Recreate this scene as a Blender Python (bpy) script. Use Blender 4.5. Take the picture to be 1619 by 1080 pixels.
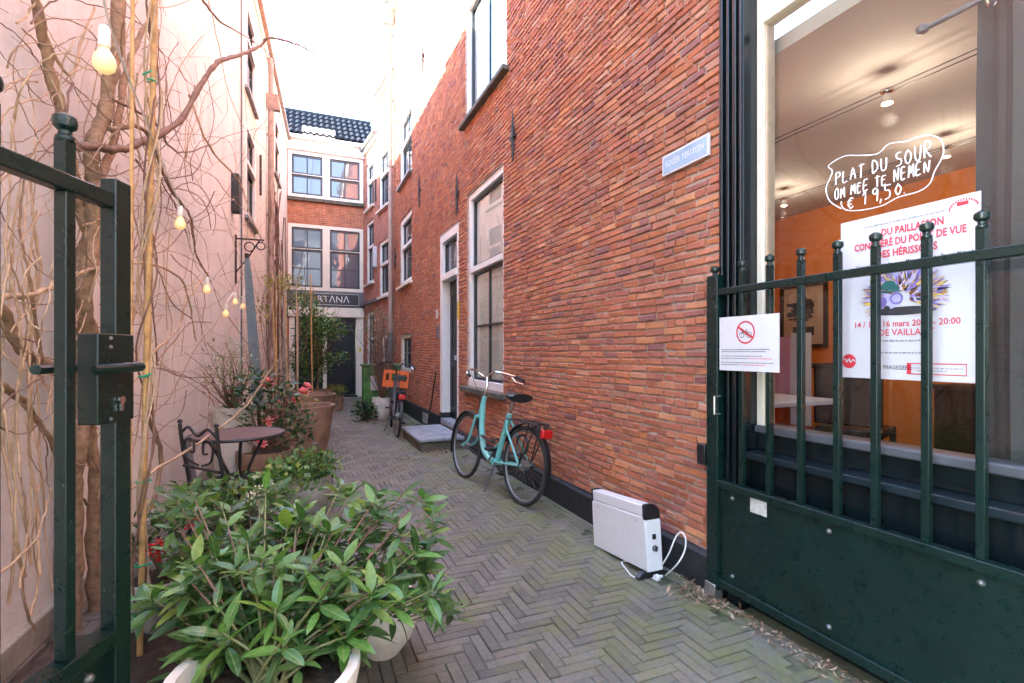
import bpy, math, random
from mathutils import Matrix, Vector
R = math.radians
for o in list(bpy.data.objects): bpy.data.objects.remove(o)
scene = bpy.context.scene
col = scene.collection
# ---------------------------------------------------------------- camera, sky, sun, exposure
FPX, CAMX, CAMH = 800.0, -2.05, 1.3          # focal length in photo pixels, distance to the brick wall, eye height
TH = math.atan(334.5 / FPX); S, C = math.sin(TH), math.cos(TH)
cd = bpy.data.cameras.new('camera'); cam = bpy.data.objects.new('camera', cd); col.objects.link(cam)
cam.location = (CAMX, 0, CAMH); cam.rotation_euler = (R(90), 0, -TH)
cd.sensor_width = 36; cd.lens = FPX / 1619 * 36; cd.shift_y = 16 / 1619; cd.clip_start = .05; cd.clip_end = 3000
scene.camera = cam
SUN_EL, SUN_AZ = R(30), R(8)                  # the sun stands left of the alley, a little ahead
sdir = Vector((-math.cos(SUN_EL) * math.cos(SUN_AZ), math.cos(SUN_EL) * math.sin(SUN_AZ), math.sin(SUN_EL)))
w = bpy.data.worlds.new('World'); scene.world = w; w.use_nodes = True
wn = w.node_tree; bg = wn.nodes['Background']; sk = wn.nodes.new('ShaderNodeTexSky')
sk.sky_type = 'NISHITA'; sk.sun_disc = False; sk.sun_elevation = SUN_EL; sk.sun_rotation = math.atan2(sdir.x, sdir.y)
sk.air_density = 1.0; sk.dust_density = .6; sk.ozone_density = 1.0
wn.links.new(sk.outputs[0], bg.inputs[0]); bg.inputs[1].default_value = .15
sl = bpy.data.lights.new('sun', 'SUN'); sun = bpy.data.objects.new('sun', sl); col.objects.link(sun)
sl.energy = 3.8; sl.angle = R(.5); sl.color = (1, .98, .95)
sun.rotation_euler = sdir.to_track_quat('Z', 'Y').to_euler(); sun.location = (-8, 4, 14)
scene.view_settings.view_transform = 'Standard'; scene.view_settings.look = 'None'
scene.view_settings.exposure = 4.3; scene.view_settings.gamma = 1; scene.view_settings.use_curve_mapping = False
scene.render.engine = 'CYCLES'; scene.cycles.max_bounces = 10; scene.cycles.diffuse_bounces = 6; scene.cycles.transparent_max_bounces = 12

# ---------------------------------------------------------------- where photo pixels lie on walls and ground
def ray(x, y):
    u = x - 809.5
    return (FPX * S + u * C, FPX * C - u * S, 556.0 - y)
def on_wall(x, y, X=0.0):
    r = ray(x, y); t = (X - CAMX) / r[0]; return Vector((X, t * r[1], CAMH + t * r[2]))
def on_ground(x, y, z=0.0):
    r = ray(x, y); t = (z - CAMH) / r[2]; return Vector((CAMX + t * r[0], t * r[1], z))
def on_y(x, y, Y):
    r = ray(x, y); t = Y / r[1]; return Vector((CAMX + t * r[0], Y, CAMH + t * r[2]))
def at_depth(x, y, d):
    r = ray(x, y); t = d / FPX; return Vector((CAMX + t * r[0], t * r[1], CAMH + t * r[2]))
LK = .0585
def LX(Y): return -3.15 + LK * (Y - 2.63)
def on_left(x, y, d=0.0):
    r = ray(x, y); t = (-3.15 + d - LK * 2.63 - CAMX) / (r[0] - LK * r[1]); return Vector((CAMX + t * r[0], t * r[1], CAMH + t * r[2]))
def to_px(p):
    dx, dy, dz = p[0] - CAMX, p[1], p[2] - CAMH
    z = max(dx * S + dy * C, 1e-3); return (809.5 + FPX * (dx * C - dy * S) / z, 556 - FPX * dz / z, z)

# ---------------------------------------------------------------- materials
def nd(nt, t, **kw):
    n = nt.nodes.new('ShaderNode' + t)
    for k, v in kw.items():
        if k in n.inputs: n.inputs[k].default_value = v
        else: setattr(n, k, v)
    return n
def c4(c): return tuple(c) + (1,) if len(c) == 3 else tuple(c)
def new_mat(name):
    m = bpy.data.materials.new(name); m.use_nodes = True
    return m, m.node_tree, m.node_tree.nodes['Principled BSDF']
def coords(nt, kind='Object', scale=None):
    g = nd(nt, 'NewGeometry') if kind == 'World' else nd(nt, 'TexCoord')
    out = g.outputs['Position'] if kind == 'World' else g.outputs[kind]
    if scale:
        mp = nd(nt, 'Mapping'); mp.inputs['Scale'].default_value = scale; nt.links.new(out, mp.inputs[0]); out = mp.outputs[0]
    return out
def ramp(nt, fac, stops, interp='LINEAR'):
    n = nd(nt, 'ValToRGB'); n.color_ramp.interpolation = interp
    e = n.color_ramp.elements
    while len(e) < len(stops): e.new(.5)
    for i, (p, c) in enumerate(stops): e[i].position = p; e[i].color = c4(c)
    if fac is not None: nt.links.new(fac, n.inputs[0])
    return n.outputs[0]
def noise(nt, vec, scale, detail=4, rough=.6):
    n = nd(nt, 'TexNoise'); n.inputs['Scale'].default_value = scale; n.inputs['Detail'].default_value = detail; n.inputs['Roughness'].default_value = rough
    if vec is not None: nt.links.new(vec, n.inputs['Vector'])
    return n.outputs['Fac']
def mix(nt, fac, a, b, mode='MIX'):
    n = nd(nt, 'Mix', data_type='RGBA', blend_type=mode)
    for i, v in ((0, fac), (6, a), (7, b)):
        if isinstance(v, (int, float)): n.inputs[i].default_value = v
        elif isinstance(v, tuple): n.inputs[i].default_value = c4(v)
        else: nt.links.new(v, n.inputs[i])
    return n.outputs[2]
def bump(nt, bs, h, strength=.3, dist=.01):
    b = nd(nt, 'Bump'); b.inputs['Strength'].default_value = strength; b.inputs['Distance'].default_value = dist
    nt.links.new(h, b.inputs['Height']); nt.links.new(b.outputs[0], bs.inputs['Normal'])
def plain(name, c, rough=.5, metal=0, var=.12, scale=18, bmp=0, bscale=60, spec=None, kind='World', coat=0):
    m, nt, bs = new_mat(name); bs.inputs['Roughness'].default_value = rough; bs.inputs['Metallic'].default_value = metal
    if spec is not None: bs.inputs['Specular IOR Level'].default_value = spec
    if coat: bs.inputs['Coat Weight'].default_value = coat; bs.inputs['Coat Roughness'].default_value = .08
    v = coords(nt, kind)
    n1 = noise(nt, v, scale, 5)
    lo = tuple(x * (1 - var) for x in c); hi = tuple(min(1, x * (1 + var)) for x in c)
    nt.links.new(ramp(nt, n1, [(.3, lo), (.7, hi)]), bs.inputs['Base Color'])
    if bmp: bump(nt, bs, noise(nt, v, bscale, 6), bmp, .004)
    return m
M = {}
def brick_mat(name, stops, moss=False):
    m, nt, bs = new_mat(name)
    a = nd(nt, 'Attribute', attribute_name='rnd'); v = coords(nt, 'World')
    base = ramp(nt, a.outputs['Fac'], stops)
    n1 = noise(nt, v, 55, 8, .78); n2 = noise(nt, v, 2.2, 6, .7)
    cc = mix(nt, .75, base, ramp(nt, n1, [(.3, (.48, .45, .45)), (.5, (1, 1, 1)), (.7, (1.3, 1.25, 1.2))]), 'MULTIPLY')
    cc = mix(nt, .8, cc, ramp(nt, n2, [(.3, (.62, .6, .62)), (.65, (1.1, 1.1, 1.1))]), 'MULTIPLY')
    if moss:
        sx = nd(nt, 'SeparateXYZ'); nt.links.new(v, sx.inputs[0])
        mr = nd(nt, 'MapRange'); nt.links.new(sx.outputs[0], mr.inputs[0])
        mr.inputs[1].default_value = -1.9; mr.inputs[2].default_value = -.5
        mn = noise(nt, v, 3.4, 8, .75); ad = nd(nt, 'Math', operation='MULTIPLY_ADD'); nt.links.new(mr.outputs[0], ad.inputs[0]); ad.inputs[1].default_value = .2; nt.links.new(mn, ad.inputs[2])
        n3 = noise(nt, v, 30, 5, .75); ml = nd(nt, 'Math', operation='MULTIPLY_ADD'); nt.links.new(n3, ml.inputs[0]); ml.inputs[1].default_value = .35; nt.links.new(ad.outputs[0], ml.inputs[2])
        f = ramp(nt, ml.outputs[0], [(.78, (0, 0, 0)), (1.0, (.75, .75, .75))])
        cc = mix(nt, f, cc, (.16, .165, .045))
    else:
        lime = noise(nt, v, 16, 10, .85)                    # lime bloom and mortar smears
        cc = mix(nt, ramp(nt, lime, [(.55, (0, 0, 0)), (.68, (.6, .6, .6))]), cc, (.42, .34, .29))
        pit = noise(nt, v, 130, 4, .6)
        cc = mix(nt, ramp(nt, pit, [(.3, (.75, .75, .75)), (.4, (0, 0, 0))]), cc, (.07, .045, .04))
    nt.links.new(cc, bs.inputs['Base Color']); bs.inputs['Roughness'].default_value = .88 if not moss else .78
    bump(nt, bs, n1, .8, .012)
    return m
M['brick'] = brick_mat('old red brick', [(0, (.26, .10, .09)), (.04, (.34, .12, .085)), (.12, (.41, .135, .078)), (.4, (.47, .148, .072)), (.65, (.52, .178, .07)), (.8, (.47, .175, .1)), (.93, (.58, .235, .09)), (1, (.5, .25, .16))])
M['paver'] = brick_mat('street clinker', [(0, (.125, .116, .094)), (.3, (.16, .148, .118)), (.6, (.18, .166, .132)), (.85, (.2, .183, .145)), (1, (.2, .171, .131))], True)
M['mortar'] = plain('grey lime mortar', (.37, .285, .235), .95, var=.3, scale=25, bmp=.5, bscale=150)
M['sand'] = plain('dirt in the joints', (.10, .10, .055), .95, var=.5, scale=12, bmp=.5)
def far_brick(name, c1, c2, mort, axis):
    m, nt, bs = new_mat(name); v = coords(nt, 'World'); sx = nd(nt, 'SeparateXYZ'); nt.links.new(v, sx.inputs[0])
    cb = nd(nt, 'CombineXYZ'); nt.links.new(sx.outputs[axis], cb.inputs[0]); nt.links.new(sx.outputs[2], cb.inputs[1])
    b = nd(nt, 'TexBrick'); nt.links.new(cb.outputs[0], b.inputs['Vector'])
    b.inputs['Color1'].default_value = c4(c1); b.inputs['Color2'].default_value = c4(c2); b.inputs['Mortar'].default_value = c4(mort)
    b.inputs['Scale'].default_value = 1; b.inputs['Mortar Size'].default_value = .006; b.inputs['Brick Width'].default_value = .19; b.inputs['Row Height'].default_value = .054
    n1 = noise(nt, v, 6, 5)
    cc = mix(nt, .8, b.outputs['Color'], ramp(nt, n1, [(.3, (.6, .58, .58)), (.7, (1.25, 1.2, 1.15))]), 'MULTIPLY')
    nt.links.new(cc, bs.inputs['Base Color']); bs.inputs['Roughness'].default_value = .9
    return m
M['brick_far'] = far_brick('far red brick', (.43, .12, .06), (.30, .085, .06), (.33, .27, .22), 1)
M['brick_back'] = far_brick('far orange brick', (.47, .15, .06), (.36, .1, .05), (.38, .3, .22), 0)
def plaster(name, c, streak=.1):
    m, nt, bs = new_mat(name); v = coords(nt, 'World'); st = coords(nt, 'World', (1.5, 1.5, .22))
    n1 = noise(nt, v, 2.2, 9, .72); n2 = noise(nt, st, 3.2, 6, .7)
    cc = mix(nt, 1, c, ramp(nt, n1, [(.3, (.88, .87, .86)), (.7, (1.05, 1.05, 1.05))]), 'MULTIPLY')
    cc = mix(nt, 1, cc, ramp(nt, n2, [(.35, (1 - streak, 1 - streak, 1 - streak * .9)), (.6, (1.02, 1.02, 1.02))]), 'MULTIPLY')
    nt.links.new(cc, bs.inputs['Base Color']); bs.inputs['Roughness'].default_value = .85
    h = nd(nt, 'Math', operation='ADD'); nt.links.new(noise(nt, v, 45, 4), h.inputs[0]); nt.links.new(noise(nt, v, 8, 3), h.inputs[1])
    bump(nt, bs, h.outputs[0], .35, .014)
    return m
M['pink'] = plaster('pale pink render', (.73, .71, .68))
M['cream_wall'] = plaster('cream render', (.72, .69, .63), .2)
M['greyrender'] = plaster('cool grey render', (.42, .45, .48))
M['plinth'] = plain('black tarred plinth', (.018, .018, .019), .6, var=.4, scale=20, bmp=.5, bscale=50)
M['white'] = plain('old white paint', (.76, .73, .68), .42, var=.06, scale=6, bmp=.08, bscale=30)
M['cream'] = plain('cream paint', (.74, .67, .54), .45, var=.07, scale=5, bmp=.08, bscale=30)
M['black_paint'] = plain('black gloss paint', (.012, .014, .016), .28, var=.3, scale=12, bmp=.06)
M['dark_sash'] = plain('dark grey sash paint', (.022, .024, .028), .35, var=.2)
M['navy'] = plain('dark blue green gloss paint', (.004, .008, .010), .22, var=.3, scale=8, bmp=.06)
def worn_green():
    m, nt, bs = new_mat('dark green gate paint'); v = coords(nt, 'World')
    cc = ramp(nt, noise(nt, v, 5, 5), [(.3, (.0014, .0105, .0085)), (.75, (.0027, .017, .0138))])
    dirt = ramp(nt, noise(nt, v, 17, 8, .75), [(.6, (0, 0, 0)), (.8, (.35, .35, .35))])
    cc = mix(nt, dirt, cc, (.016, .02, .016))
    chip = ramp(nt, noise(nt, v, 60, 3, .5), [(.77, (0, 0, 0)), (.785, (1, 1, 1))])
    cc = mix(nt, chip, cc, (.3, .32, .3))
    nt.links.new(cc, bs.inputs['Base Color'])
    nt.links.new(ramp(nt, noise(nt, v, 22, 5), [(.3, (.22,) * 3), (.7, (.42,) * 3)]), bs.inputs['Roughness'])
    bump(nt, bs, noise(nt, v, 120, 3), .08, .002)
    return m
M['gate'] = worn_green()
M['ledgeblue'] = plain('sky-lifted dark blue ledge paint', (.009, .017, .022), .3, var=.4, scale=9)  # dark blue paint, lightened a little for sky reflected on the ledge top
M['sillgrey'] = plain('dark grey sill paint', (.07, .075, .085), .4, var=.25, scale=9)
M['iron'] = plain('wrought iron', (.02, .018, .017), .5, var=.3, bmp=.2)
M['steel'] = plain('galvanised steel', (.45, .45, .44), .35, .9, var=.2)
M['boltgrey'] = plain('dull bolt', (.16, .17, .16), .45, .7, var=.3)
M['chrome'] = plain('chrome', (.7, .7, .7), .15, 1, var=.05)
M['zinc'] = plain('painted downpipe', (.36, .26, .21), .5, var=.15, scale=8)
M['brownpipe'] = plain('rusty brown downpipe', (.3, .22, .18), .6, var=.3, scale=10)
M['rim'] = plain('dull alloy rim', (.25, .25, .25), .5, .6, var=.2)
M['rubber'] = plain('black rubber', (.014, .014, .014), .75, var=.2)
M['tyrewall'] = plain('tyre', (.03, .028, .026), .8, var=.3)
M['mint'] = plain('mint bicycle enamel', (.17, .52, .47), .25, var=.05, coat=.5)
M['saddle'] = plain('black vinyl', (.013, .013, .014), .4, var=.1)
M['black'] = plain('black plastic', (.012, .012, .013), .35, var=.1)
M['orange'] = plain('orange crate plastic', (.72, .13, .015), .4, var=.08)
M['redlens'] = plain('red lens', (.55, .01, .012), .12, var=.1)
M['heater'] = plain('white enamelled sheet', (.68, .68, .67), .32, var=.03)
M['cablewhite'] = plain('white cable', (.75, .75, .73), .45, var=.04)
M['paper'] = plain('white paper', (.52, .515, .535), .6, var=.03, scale=5)
M['signwhite'] = plain('white sign panel', (.58, .58, .60), .35, var=.02)
M['signblue'] = plain('faded blue enamel', (.3, .42, .54), .25, var=.2, scale=9)
M['signpale'] = plain('pale sign lettering', (.6, .66, .72), .3, var=.03)
M['red_print'] = plain('red print', (.55, .03, .05), .5, var=.05)
M['black_print'] = plain('black print', (.03, .03, .035), .5, var=.05)
M['grey_print'] = plain('grey print', (.25, .25, .27), .5, var=.05)
M['chalk'] = plain('white chalk pen', (.85, .85, .85), .7, var=.04)
M['stone'] = plain('blue stone slab', (.27, .28, .29), .6, var=.3, scale=9, bmp=.2)
M['stonebase'] = plain('weathered brick step', (.1, .088, .065), .85, var=.4, scale=12, bmp=.5)
M['potcream'] = plain('cream concrete pot', (.66, .60, .51), .8, var=.2, scale=7, bmp=.25, bscale=90)
M['potgrey'] = plain('grey stone pot', (.33, .31, .27), .85, var=.3, scale=8, bmp=.3)
M['terracotta'] = plain('weathered brown pot', (.26, .155, .095), .85, var=.4, scale=5, bmp=.4, bscale=40)
M['soil'] = plain('dark soil', (.045, .03, .02), .95, var=.6, scale=40, bmp=1.0, bscale=60)
M['bamboo'] = plain('yellow bamboo cane', (.46, .27, .10), .5, var=.4, scale=20)
M['bark'] = plain('brown vine bark', (.24, .155, .09), .85, var=.45, scale=30, bmp=.6, bscale=90)
M['twig'] = plain('pale twig', (.40, .28, .17), .8, var=.3, scale=25)
M['darktwig'] = plain('dark twig', (.16, .09, .06), .8, var=.35, scale=25)
M['tie'] = plain('green plant tie', (.01, .32, .16), .5, var=.1)
M['slateblue'] = plain('grey blue canvas', (.14, .19, .21), .7, var=.15)
M['mosaic'] = plain('reddish mosaic tabletop', (.12, .062, .052), .4, var=.8, scale=70)
M['litter'] = None
M['tile'] = plain('blue grey roof tile', (.024, .027, .033), .95, var=.3, scale=9, spec=.0)
M['leadgrey'] = plain('lead grey', (.12, .12, .13), .5, var=.2)
M['doorblack'] = plain('blue black door paint', (.005, .006, .0075), .45, var=.2)
M['graffiti'] = plain('green painted utility cabinet', (.06, .17, .03), .5, var=.6, scale=7)
M['curtain'] = plain('warm grey curtain', (.05, .05, .051), .9, var=.15, scale=4)
M['net'] = plain('off white blind', (.8, .76, .7), .85, var=.05, scale=3)
M['blindgrey'] = plain('grey blind', (.3, .29, .28), .85, var=.1, scale=3)
M['orangewall'] = plain('orange interior wall', (.66, .19, .025), .75, var=.06, scale=2)
M['ceiling'] = plain('taupe interior ceiling', (.42, .37, .335), .8, var=.05, scale=2)
M['darkwood'] = plain('dark wood', (.03, .016, .011), .5, var=.3)
M['floorwood'] = plain('brown floor', (.13, .07, .04), .5, var=.3)
M['redchair'] = plain('dark red leatherette', (.22, .03, .028), .45, var=.15)
M['pinkpaint'] = plain('pink paint', (.62, .3, .38), .6, var=.05)
M['whitechina'] = plain('white china', (.75, .75, .75), .2, var=.03)
M['beigepaper'] = plain('beige print', (.5, .36, .25), .6, var=.1)
M['purple_print'] = plain('violet print', (.2, .15, .42), .5, var=.3)
M['teal_print'] = plain('teal print', (.02, .13, .12), .5, var=.2)
M['yellow_print'] = plain('yellow print', (.6, .42, .1), .5, var=.2)
M['blue_print'] = plain('pale violet print', (.42, .4, .62), .5, var=.2)
M['brown_print'] = plain('brown print', (.2, .08, .04), .5, var=.2)
M['yellowplate'] = plain('yellow plate', (.6, .38, .03), .4, var=.05)
M['sticker'] = plain('faded grey sticker', (.5, .5, .47), .6, var=.25, scale=60)
def emit(name, c, s):
    m, nt, bs = new_mat(name); bs.inputs['Base Color'].default_value = c4(c); bs.inputs['Emission Color'].default_value = c4(c); bs.inputs['Emission Strength'].default_value = s; bs.inputs['Roughness'].default_value = .3
    return m
M['bulb'] = emit('warm lit bulb', (1, .66, .3), .027)
M['bulbcap'] = plain('pale bulb holder', (.75, .72, .66), .4, var=.04)
M['spot'] = emit('lit spot', (1, .75, .45), .5)
def glass_thin(name, tint=(1, 1, 1), refl=1.0):
    m, nt, bs = new_mat(name); nt.nodes.remove(bs); out = nt.nodes['Material Output']
    tr = nd(nt, 'BsdfTransparent'); tr.inputs[0].default_value = c4(tint); gl = nd(nt, 'BsdfGlossy'); gl.inputs['Roughness'].default_value = .02
    lw = nd(nt, 'LayerWeight'); lw.inputs[0].default_value = .5
    pw = nd(nt, 'Math', operation='POWER'); nt.links.new(lw.outputs['Facing'], pw.inputs[0]); pw.inputs[1].default_value = 4.0
    ml = nd(nt, 'Math', operation='MULTIPLY_ADD'); nt.links.new(pw.outputs[0], ml.inputs[0]); ml.inputs[1].default_value = .9 * refl; ml.inputs[2].default_value = .045 * refl
    mx = nd(nt, 'MixShader'); nt.links.new(ml.outputs[0], mx.inputs[0]); nt.links.new(tr.outputs[0], mx.inputs[1]); nt.links.new(gl.outputs[0], mx.inputs[2]); nt.links.new(mx.outputs[0], out.inputs[0])
    return m
M['glass'] = glass_thin('window glass', (.93, .95, .94))
M['shopglass'] = glass_thin('shop window glass', (.95, .96, .95), 1.0)
def dark_glass(name, c):
    m, nt, bs = new_mat(name); bs.inputs['Base Color'].default_value = c4(c); bs.inputs['Roughness'].default_value = .03; bs.inputs['Specular IOR Level'].default_value = .9
    bump(nt, bs, noise(nt, coords(nt, 'World'), 2.5, 2), .12, .02)
    return m
M['darkglass'] = dark_glass('dark window glass', (.03, .033, .037))
M['skyglass'] = dark_glass('reflecting window glass', (.10, .11, .13)); M['skyglass'].node_tree.nodes['Principled BSDF'].inputs['Specular IOR Level'].default_value = 1.0
M['skyglass'].node_tree.nodes['Principled BSDF'].inputs['Metallic'].default_value = .0
def leaf_mat(name, stops, rough=.38, attr=None, trans=.25):
    m, nt, bs = new_mat(name)
    if attr: src = nd(nt, 'Attribute', attribute_name=attr).outputs['Fac']
    else: src = nd(nt, 'ObjectInfo').outputs['Random']
    base = ramp(nt, src, stops)
    v = coords(nt, 'World')
    if not attr:
        rib = nd(nt, 'Attribute', attribute_name='rnd').outputs['Fac']
        base = mix(nt, ramp(nt, rib, [(.2, (0, 0, 0)), (.3, (.08, .08, .08)), (.9, (.75, .75, .75))]), base, (.3, .38, .16))
    base = mix(nt, .7, base, ramp(nt, noise(nt, v, 70, 4), [(.3, (.7, .72, .7)), (.7, (1.2, 1.2, 1.2))]), 'MULTIPLY')
    nt.links.new(base, bs.inputs['Base Color']); bs.inputs['Roughness'].default_value = rough
    out = nt.nodes['Material Output']; tl = nd(nt, 'BsdfTranslucent'); nt.links.new(mix(nt, 1, base, (1.3, 1.5, .6), 'MULTIPLY'), tl.inputs[0])
    mx = nd(nt, 'MixShader'); mx.inputs[0].default_value = trans; nt.links.new(bs.outputs[0], mx.inputs[1]); nt.links.new(tl.outputs[0], mx.inputs[2]); nt.links.new(mx.outputs[0], out.inputs[0])
    return m
M['bigleaf'] = leaf_mat('glossy evergreen leaf', [(0, (.03, .08, .02)), (.3, (.06, .145, .032)), (.6, (.09, .215, .042)), (.88, (.13, .29, .048)), (1, (.28, .33, .05))], .3, trans=.2)
M['leaf'] = leaf_mat('small green leaf', [(0, (.035, .085, .025)), (.4, (.075, .17, .045)), (.8, (.14, .26, .06)), (1, (.26, .28, .06))], .45, 'rnd')
M['darkleaf'] = leaf_mat('dark evergreen leaf', [(0, (.012, .03, .014)), (.5, (.03, .075, .025)), (1, (.075, .14, .04))], .35, 'rnd')
M['paleleaf'] = leaf_mat('pale olive leaf', [(0, (.13, .17, .08)), (.5, (.22, .27, .13)), (1, (.36, .38, .22))], .5, 'rnd')
M['yellowleaf'] = leaf_mat('yellowing climber leaf', [(0, (.1, .13, .02)), (.5, (.25, .26, .05)), (1, (.36, .26, .07))], .5, 'rnd')
M['litter'] = leaf_mat('dead leaves', [(0, (.09, .05, .03)), (.5, (.24, .14, .08)), (1, (.45, .33, .22))], .8, 'rnd', .1)
M['petal'] = leaf_mat('pink petal', [(0, (.72, .12, .17)), (.5, (.8, .24, .3)), (1, (.85, .42, .46))], .5, 'rnd', .3)
M['berry'] = plain('red berry', (.5, .015, .02), .2, var=.2)
M['creamflower'] = plain('cream flower cluster', (.62, .52, .36), .7, var=.2)

# ---------------------------------------------------------------- mesh building
class MB:
    def __init__(s): s.v = []; s.f = []; s.r = []; s.rv = .5
    def add(s, vs, fs, rnd=None):
        n = len(s.v); s.v.extend(tuple(p) for p in vs); s.f.extend(tuple(i + n for i in f) for f in fs); s.r.extend([s.rv if rnd is None else rnd] * len(fs)); return s
    def box(s, a, b, m=None, rnd=None):
        x0, x1 = sorted((a[0], b[0])); y0, y1 = sorted((a[1], b[1])); z0, z1 = sorted((a[2], b[2]))
        vs = [Vector((x, y, z)) for z in (z0, z1) for (x, y) in ((x0, y0), (x1, y0), (x1, y1), (x0, y1))]
        if m is not None: vs = [m @ p for p in vs]
        return s.add(vs, [(3, 2, 1, 0), (4, 5, 6, 7), (0, 1, 5, 4), (1, 2, 6, 5), (2, 3, 7, 6), (3, 0, 4, 7)], rnd)
    def quad(s, *p, rnd=None): return s.add(p, [tuple(range(len(p)))], rnd)
    def tube(s, pts, rad, n=8, caps=True, m=None, rnd=None):
        pts = [Vector(p) for p in pts]
        if m is not None: pts = [m @ p for p in pts]
        if not isinstance(rad, (list, tuple)): rad = [rad] * len(pts)
        vs = []; up = None
        for i, p in enumerate(pts):
            t = (pts[min(i + 1, len(pts) - 1)] - pts[max(i - 1, 0)])
            t = t.normalized() if t.length > 1e-9 else Vector((0, 0, 1))
            if up is None: up = t.orthogonal().normalized()
            else:
                up = up - t * up.dot(t); up = up.normalized() if up.length > 1e-6 else t.orthogonal().normalized()
            b = t.cross(up)
            for k in range(n):
                a = 2 * math.pi * k / n; vs.append(p + (up * math.cos(a) + b * math.sin(a)) * rad[i])
        fs = [(i * n + k, i * n + (k + 1) % n, (i + 1) * n + (k + 1) % n, (i + 1) * n + k) for i in range(len(pts) - 1) for k in range(n)]
        if caps: fs += [tuple(reversed(range(n))), tuple(range((len(pts) - 1) * n, len(pts) * n))]
        return s.add(vs, fs, rnd)
    def lathe(s, prof, c=(0, 0, 0), n=24, m=None, rnd=None, wob=0):
        vs = []; k0 = random.random() * 6
        for (r, z) in prof:
            for k in range(n):
                a = 2 * math.pi * k / n; rr = max(r, 1e-4) * (1 + wob * math.sin(3 * a + k0 + z * 5)); p = Vector((c[0] + rr * math.cos(a), c[1] + rr * math.sin(a), c[2] + z)); vs.append(m @ p if m is not None else p)
        fs = [(i * n + k, i * n + (k + 1) % n, (i + 1) * n + (k + 1) % n, (i + 1) * n + k) for i in range(len(prof) - 1) for k in range(n)]
        return s.add(vs, fs, rnd)
    def prism(s, poly, d, rnd=None):                    # polygon of points pushed along vector d
        n = len(poly); a = [Vector(p) for p in poly]; b = [p + Vector(d) for p in a]
        return s.add(a + b, [tuple(reversed(range(n))), tuple(range(n, 2 * n))] + [(i, (i + 1) % n, n + (i + 1) % n, n + i) for i in range(n)], rnd)
    def ring(s, c, r, t, axis='x', seg=28, n=8, m=None):
        vs = []
        for i in range(seg):
            a = 2 * math.pi * i / seg
            for k in range(n):
                b = 2 * math.pi * k / n; rr = r + t * math.cos(b); h = t * math.sin(b)
                p = Vector((rr * math.cos(a), h, rr * math.sin(a))) if axis == 'y' else Vector((rr * math.cos(a), rr * math.sin(a), h)) if axis == 'z' else Vector((h, rr * math.cos(a), rr * math.sin(a)))
                p += Vector(c); vs.append(m @ p if m is not None else p)
        fs = [(i * n + k, i * n + (k + 1) % n, ((i + 1) % seg) * n + (k + 1) % n, ((i + 1) % seg) * n + k) for i in range(seg) for k in range(n)]
        return s.add(vs, fs)
    def mesh(s, name, mat, off=Vector((0, 0, 0)), smooth=35):
        me = bpy.data.meshes.new(name)
        me.from_pydata([(p[0] - off[0], p[1] - off[1], p[2] - off[2]) for p in s.v], [], s.f)
        at = me.attributes.new('rnd', 'FLOAT', 'FACE'); at.data.foreach_set('value', s.r)
        me.materials.append(mat)
        if smooth:
            me.shade_smooth(); me.set_sharp_from_angle(angle=R(smooth))
        me.update(); return me
OFF = {}
def woff(o):
    return OFF.get(o.name, Vector((0, 0, 0))) if o is not None else Vector((0, 0, 0))
def tag(o, label=None, cat=None, group=None, kind=None):
    for k, v in (('label', label), ('category', cat), ('group', group), ('kind', kind)):
        if v: o[k] = v
    return o
def link(o, parent, loc):
    col.objects.link(o); o.parent = parent; o.location = Vector(loc) - woff(parent); OFF[o.name] = Vector(loc); return o
def thing(name, loc, label, cat, group=None):
    o = bpy.data.objects.new(name, None); o.empty_display_size = .1; link(o, None, loc); return tag(o, label, cat, group)
def obj(name, mb, mat, parent=None, label=None, cat=None, group=None, kind=None, bevel=0, smooth=35, base=None, sub=0):
    """one mesh object from world-space geometry; sits at its parent's place, or at its own base when top-level"""
    if parent is not None: loc = woff(parent)
    elif base is not None: loc = Vector(base)
    else:
        xs = [p[0] for p in mb.v]; ys = [p[1] for p in mb.v]; zs = [p[2] for p in mb.v]
        loc = Vector(((min(xs) + max(xs)) / 2, (min(ys) + max(ys)) / 2, min(zs)))
    if kind == 'structure': loc = Vector((0, 0, 0))
    me = mb.mesh(name, mat if not isinstance(mat, str) else M[mat], loc, smooth)
    o = bpy.data.objects.new(name, me); link(o, parent, loc)
    if bevel:
        bv = o.modifiers.new('bevel', 'BEVEL'); bv.width = bevel; bv.segments = 2; bv.limit_method = 'ANGLE'; bv.angle_limit = R(40)
    return tag(o, label, cat, group, kind)
def inst(name, me, parent, loc, rot=(0, 0, 0), sc=(1, 1, 1)):
    o = bpy.data.objects.new(name, me); link(o, parent, loc); o.rotation_euler = rot; o.scale = sc; return o
def smooth_path(pts, k=6):
    pts = [Vector(p) for p in pts]; out = []
    for i in range(len(pts) - 1):
        p0, p1, p2, p3 = pts[max(i - 1, 0)], pts[i], pts[i + 1], pts[min(i + 2, len(pts) - 1)]
        for j in range(k):
            t = j / k; out.append(.5 * ((2 * p1) + (p2 - p0) * t + (2 * p0 - 5 * p1 + 4 * p2 - p3) * t * t + (3 * p1 - p0 - 3 * p2 + p3) * t ** 3))
    out.append(pts[-1]); return out
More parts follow.
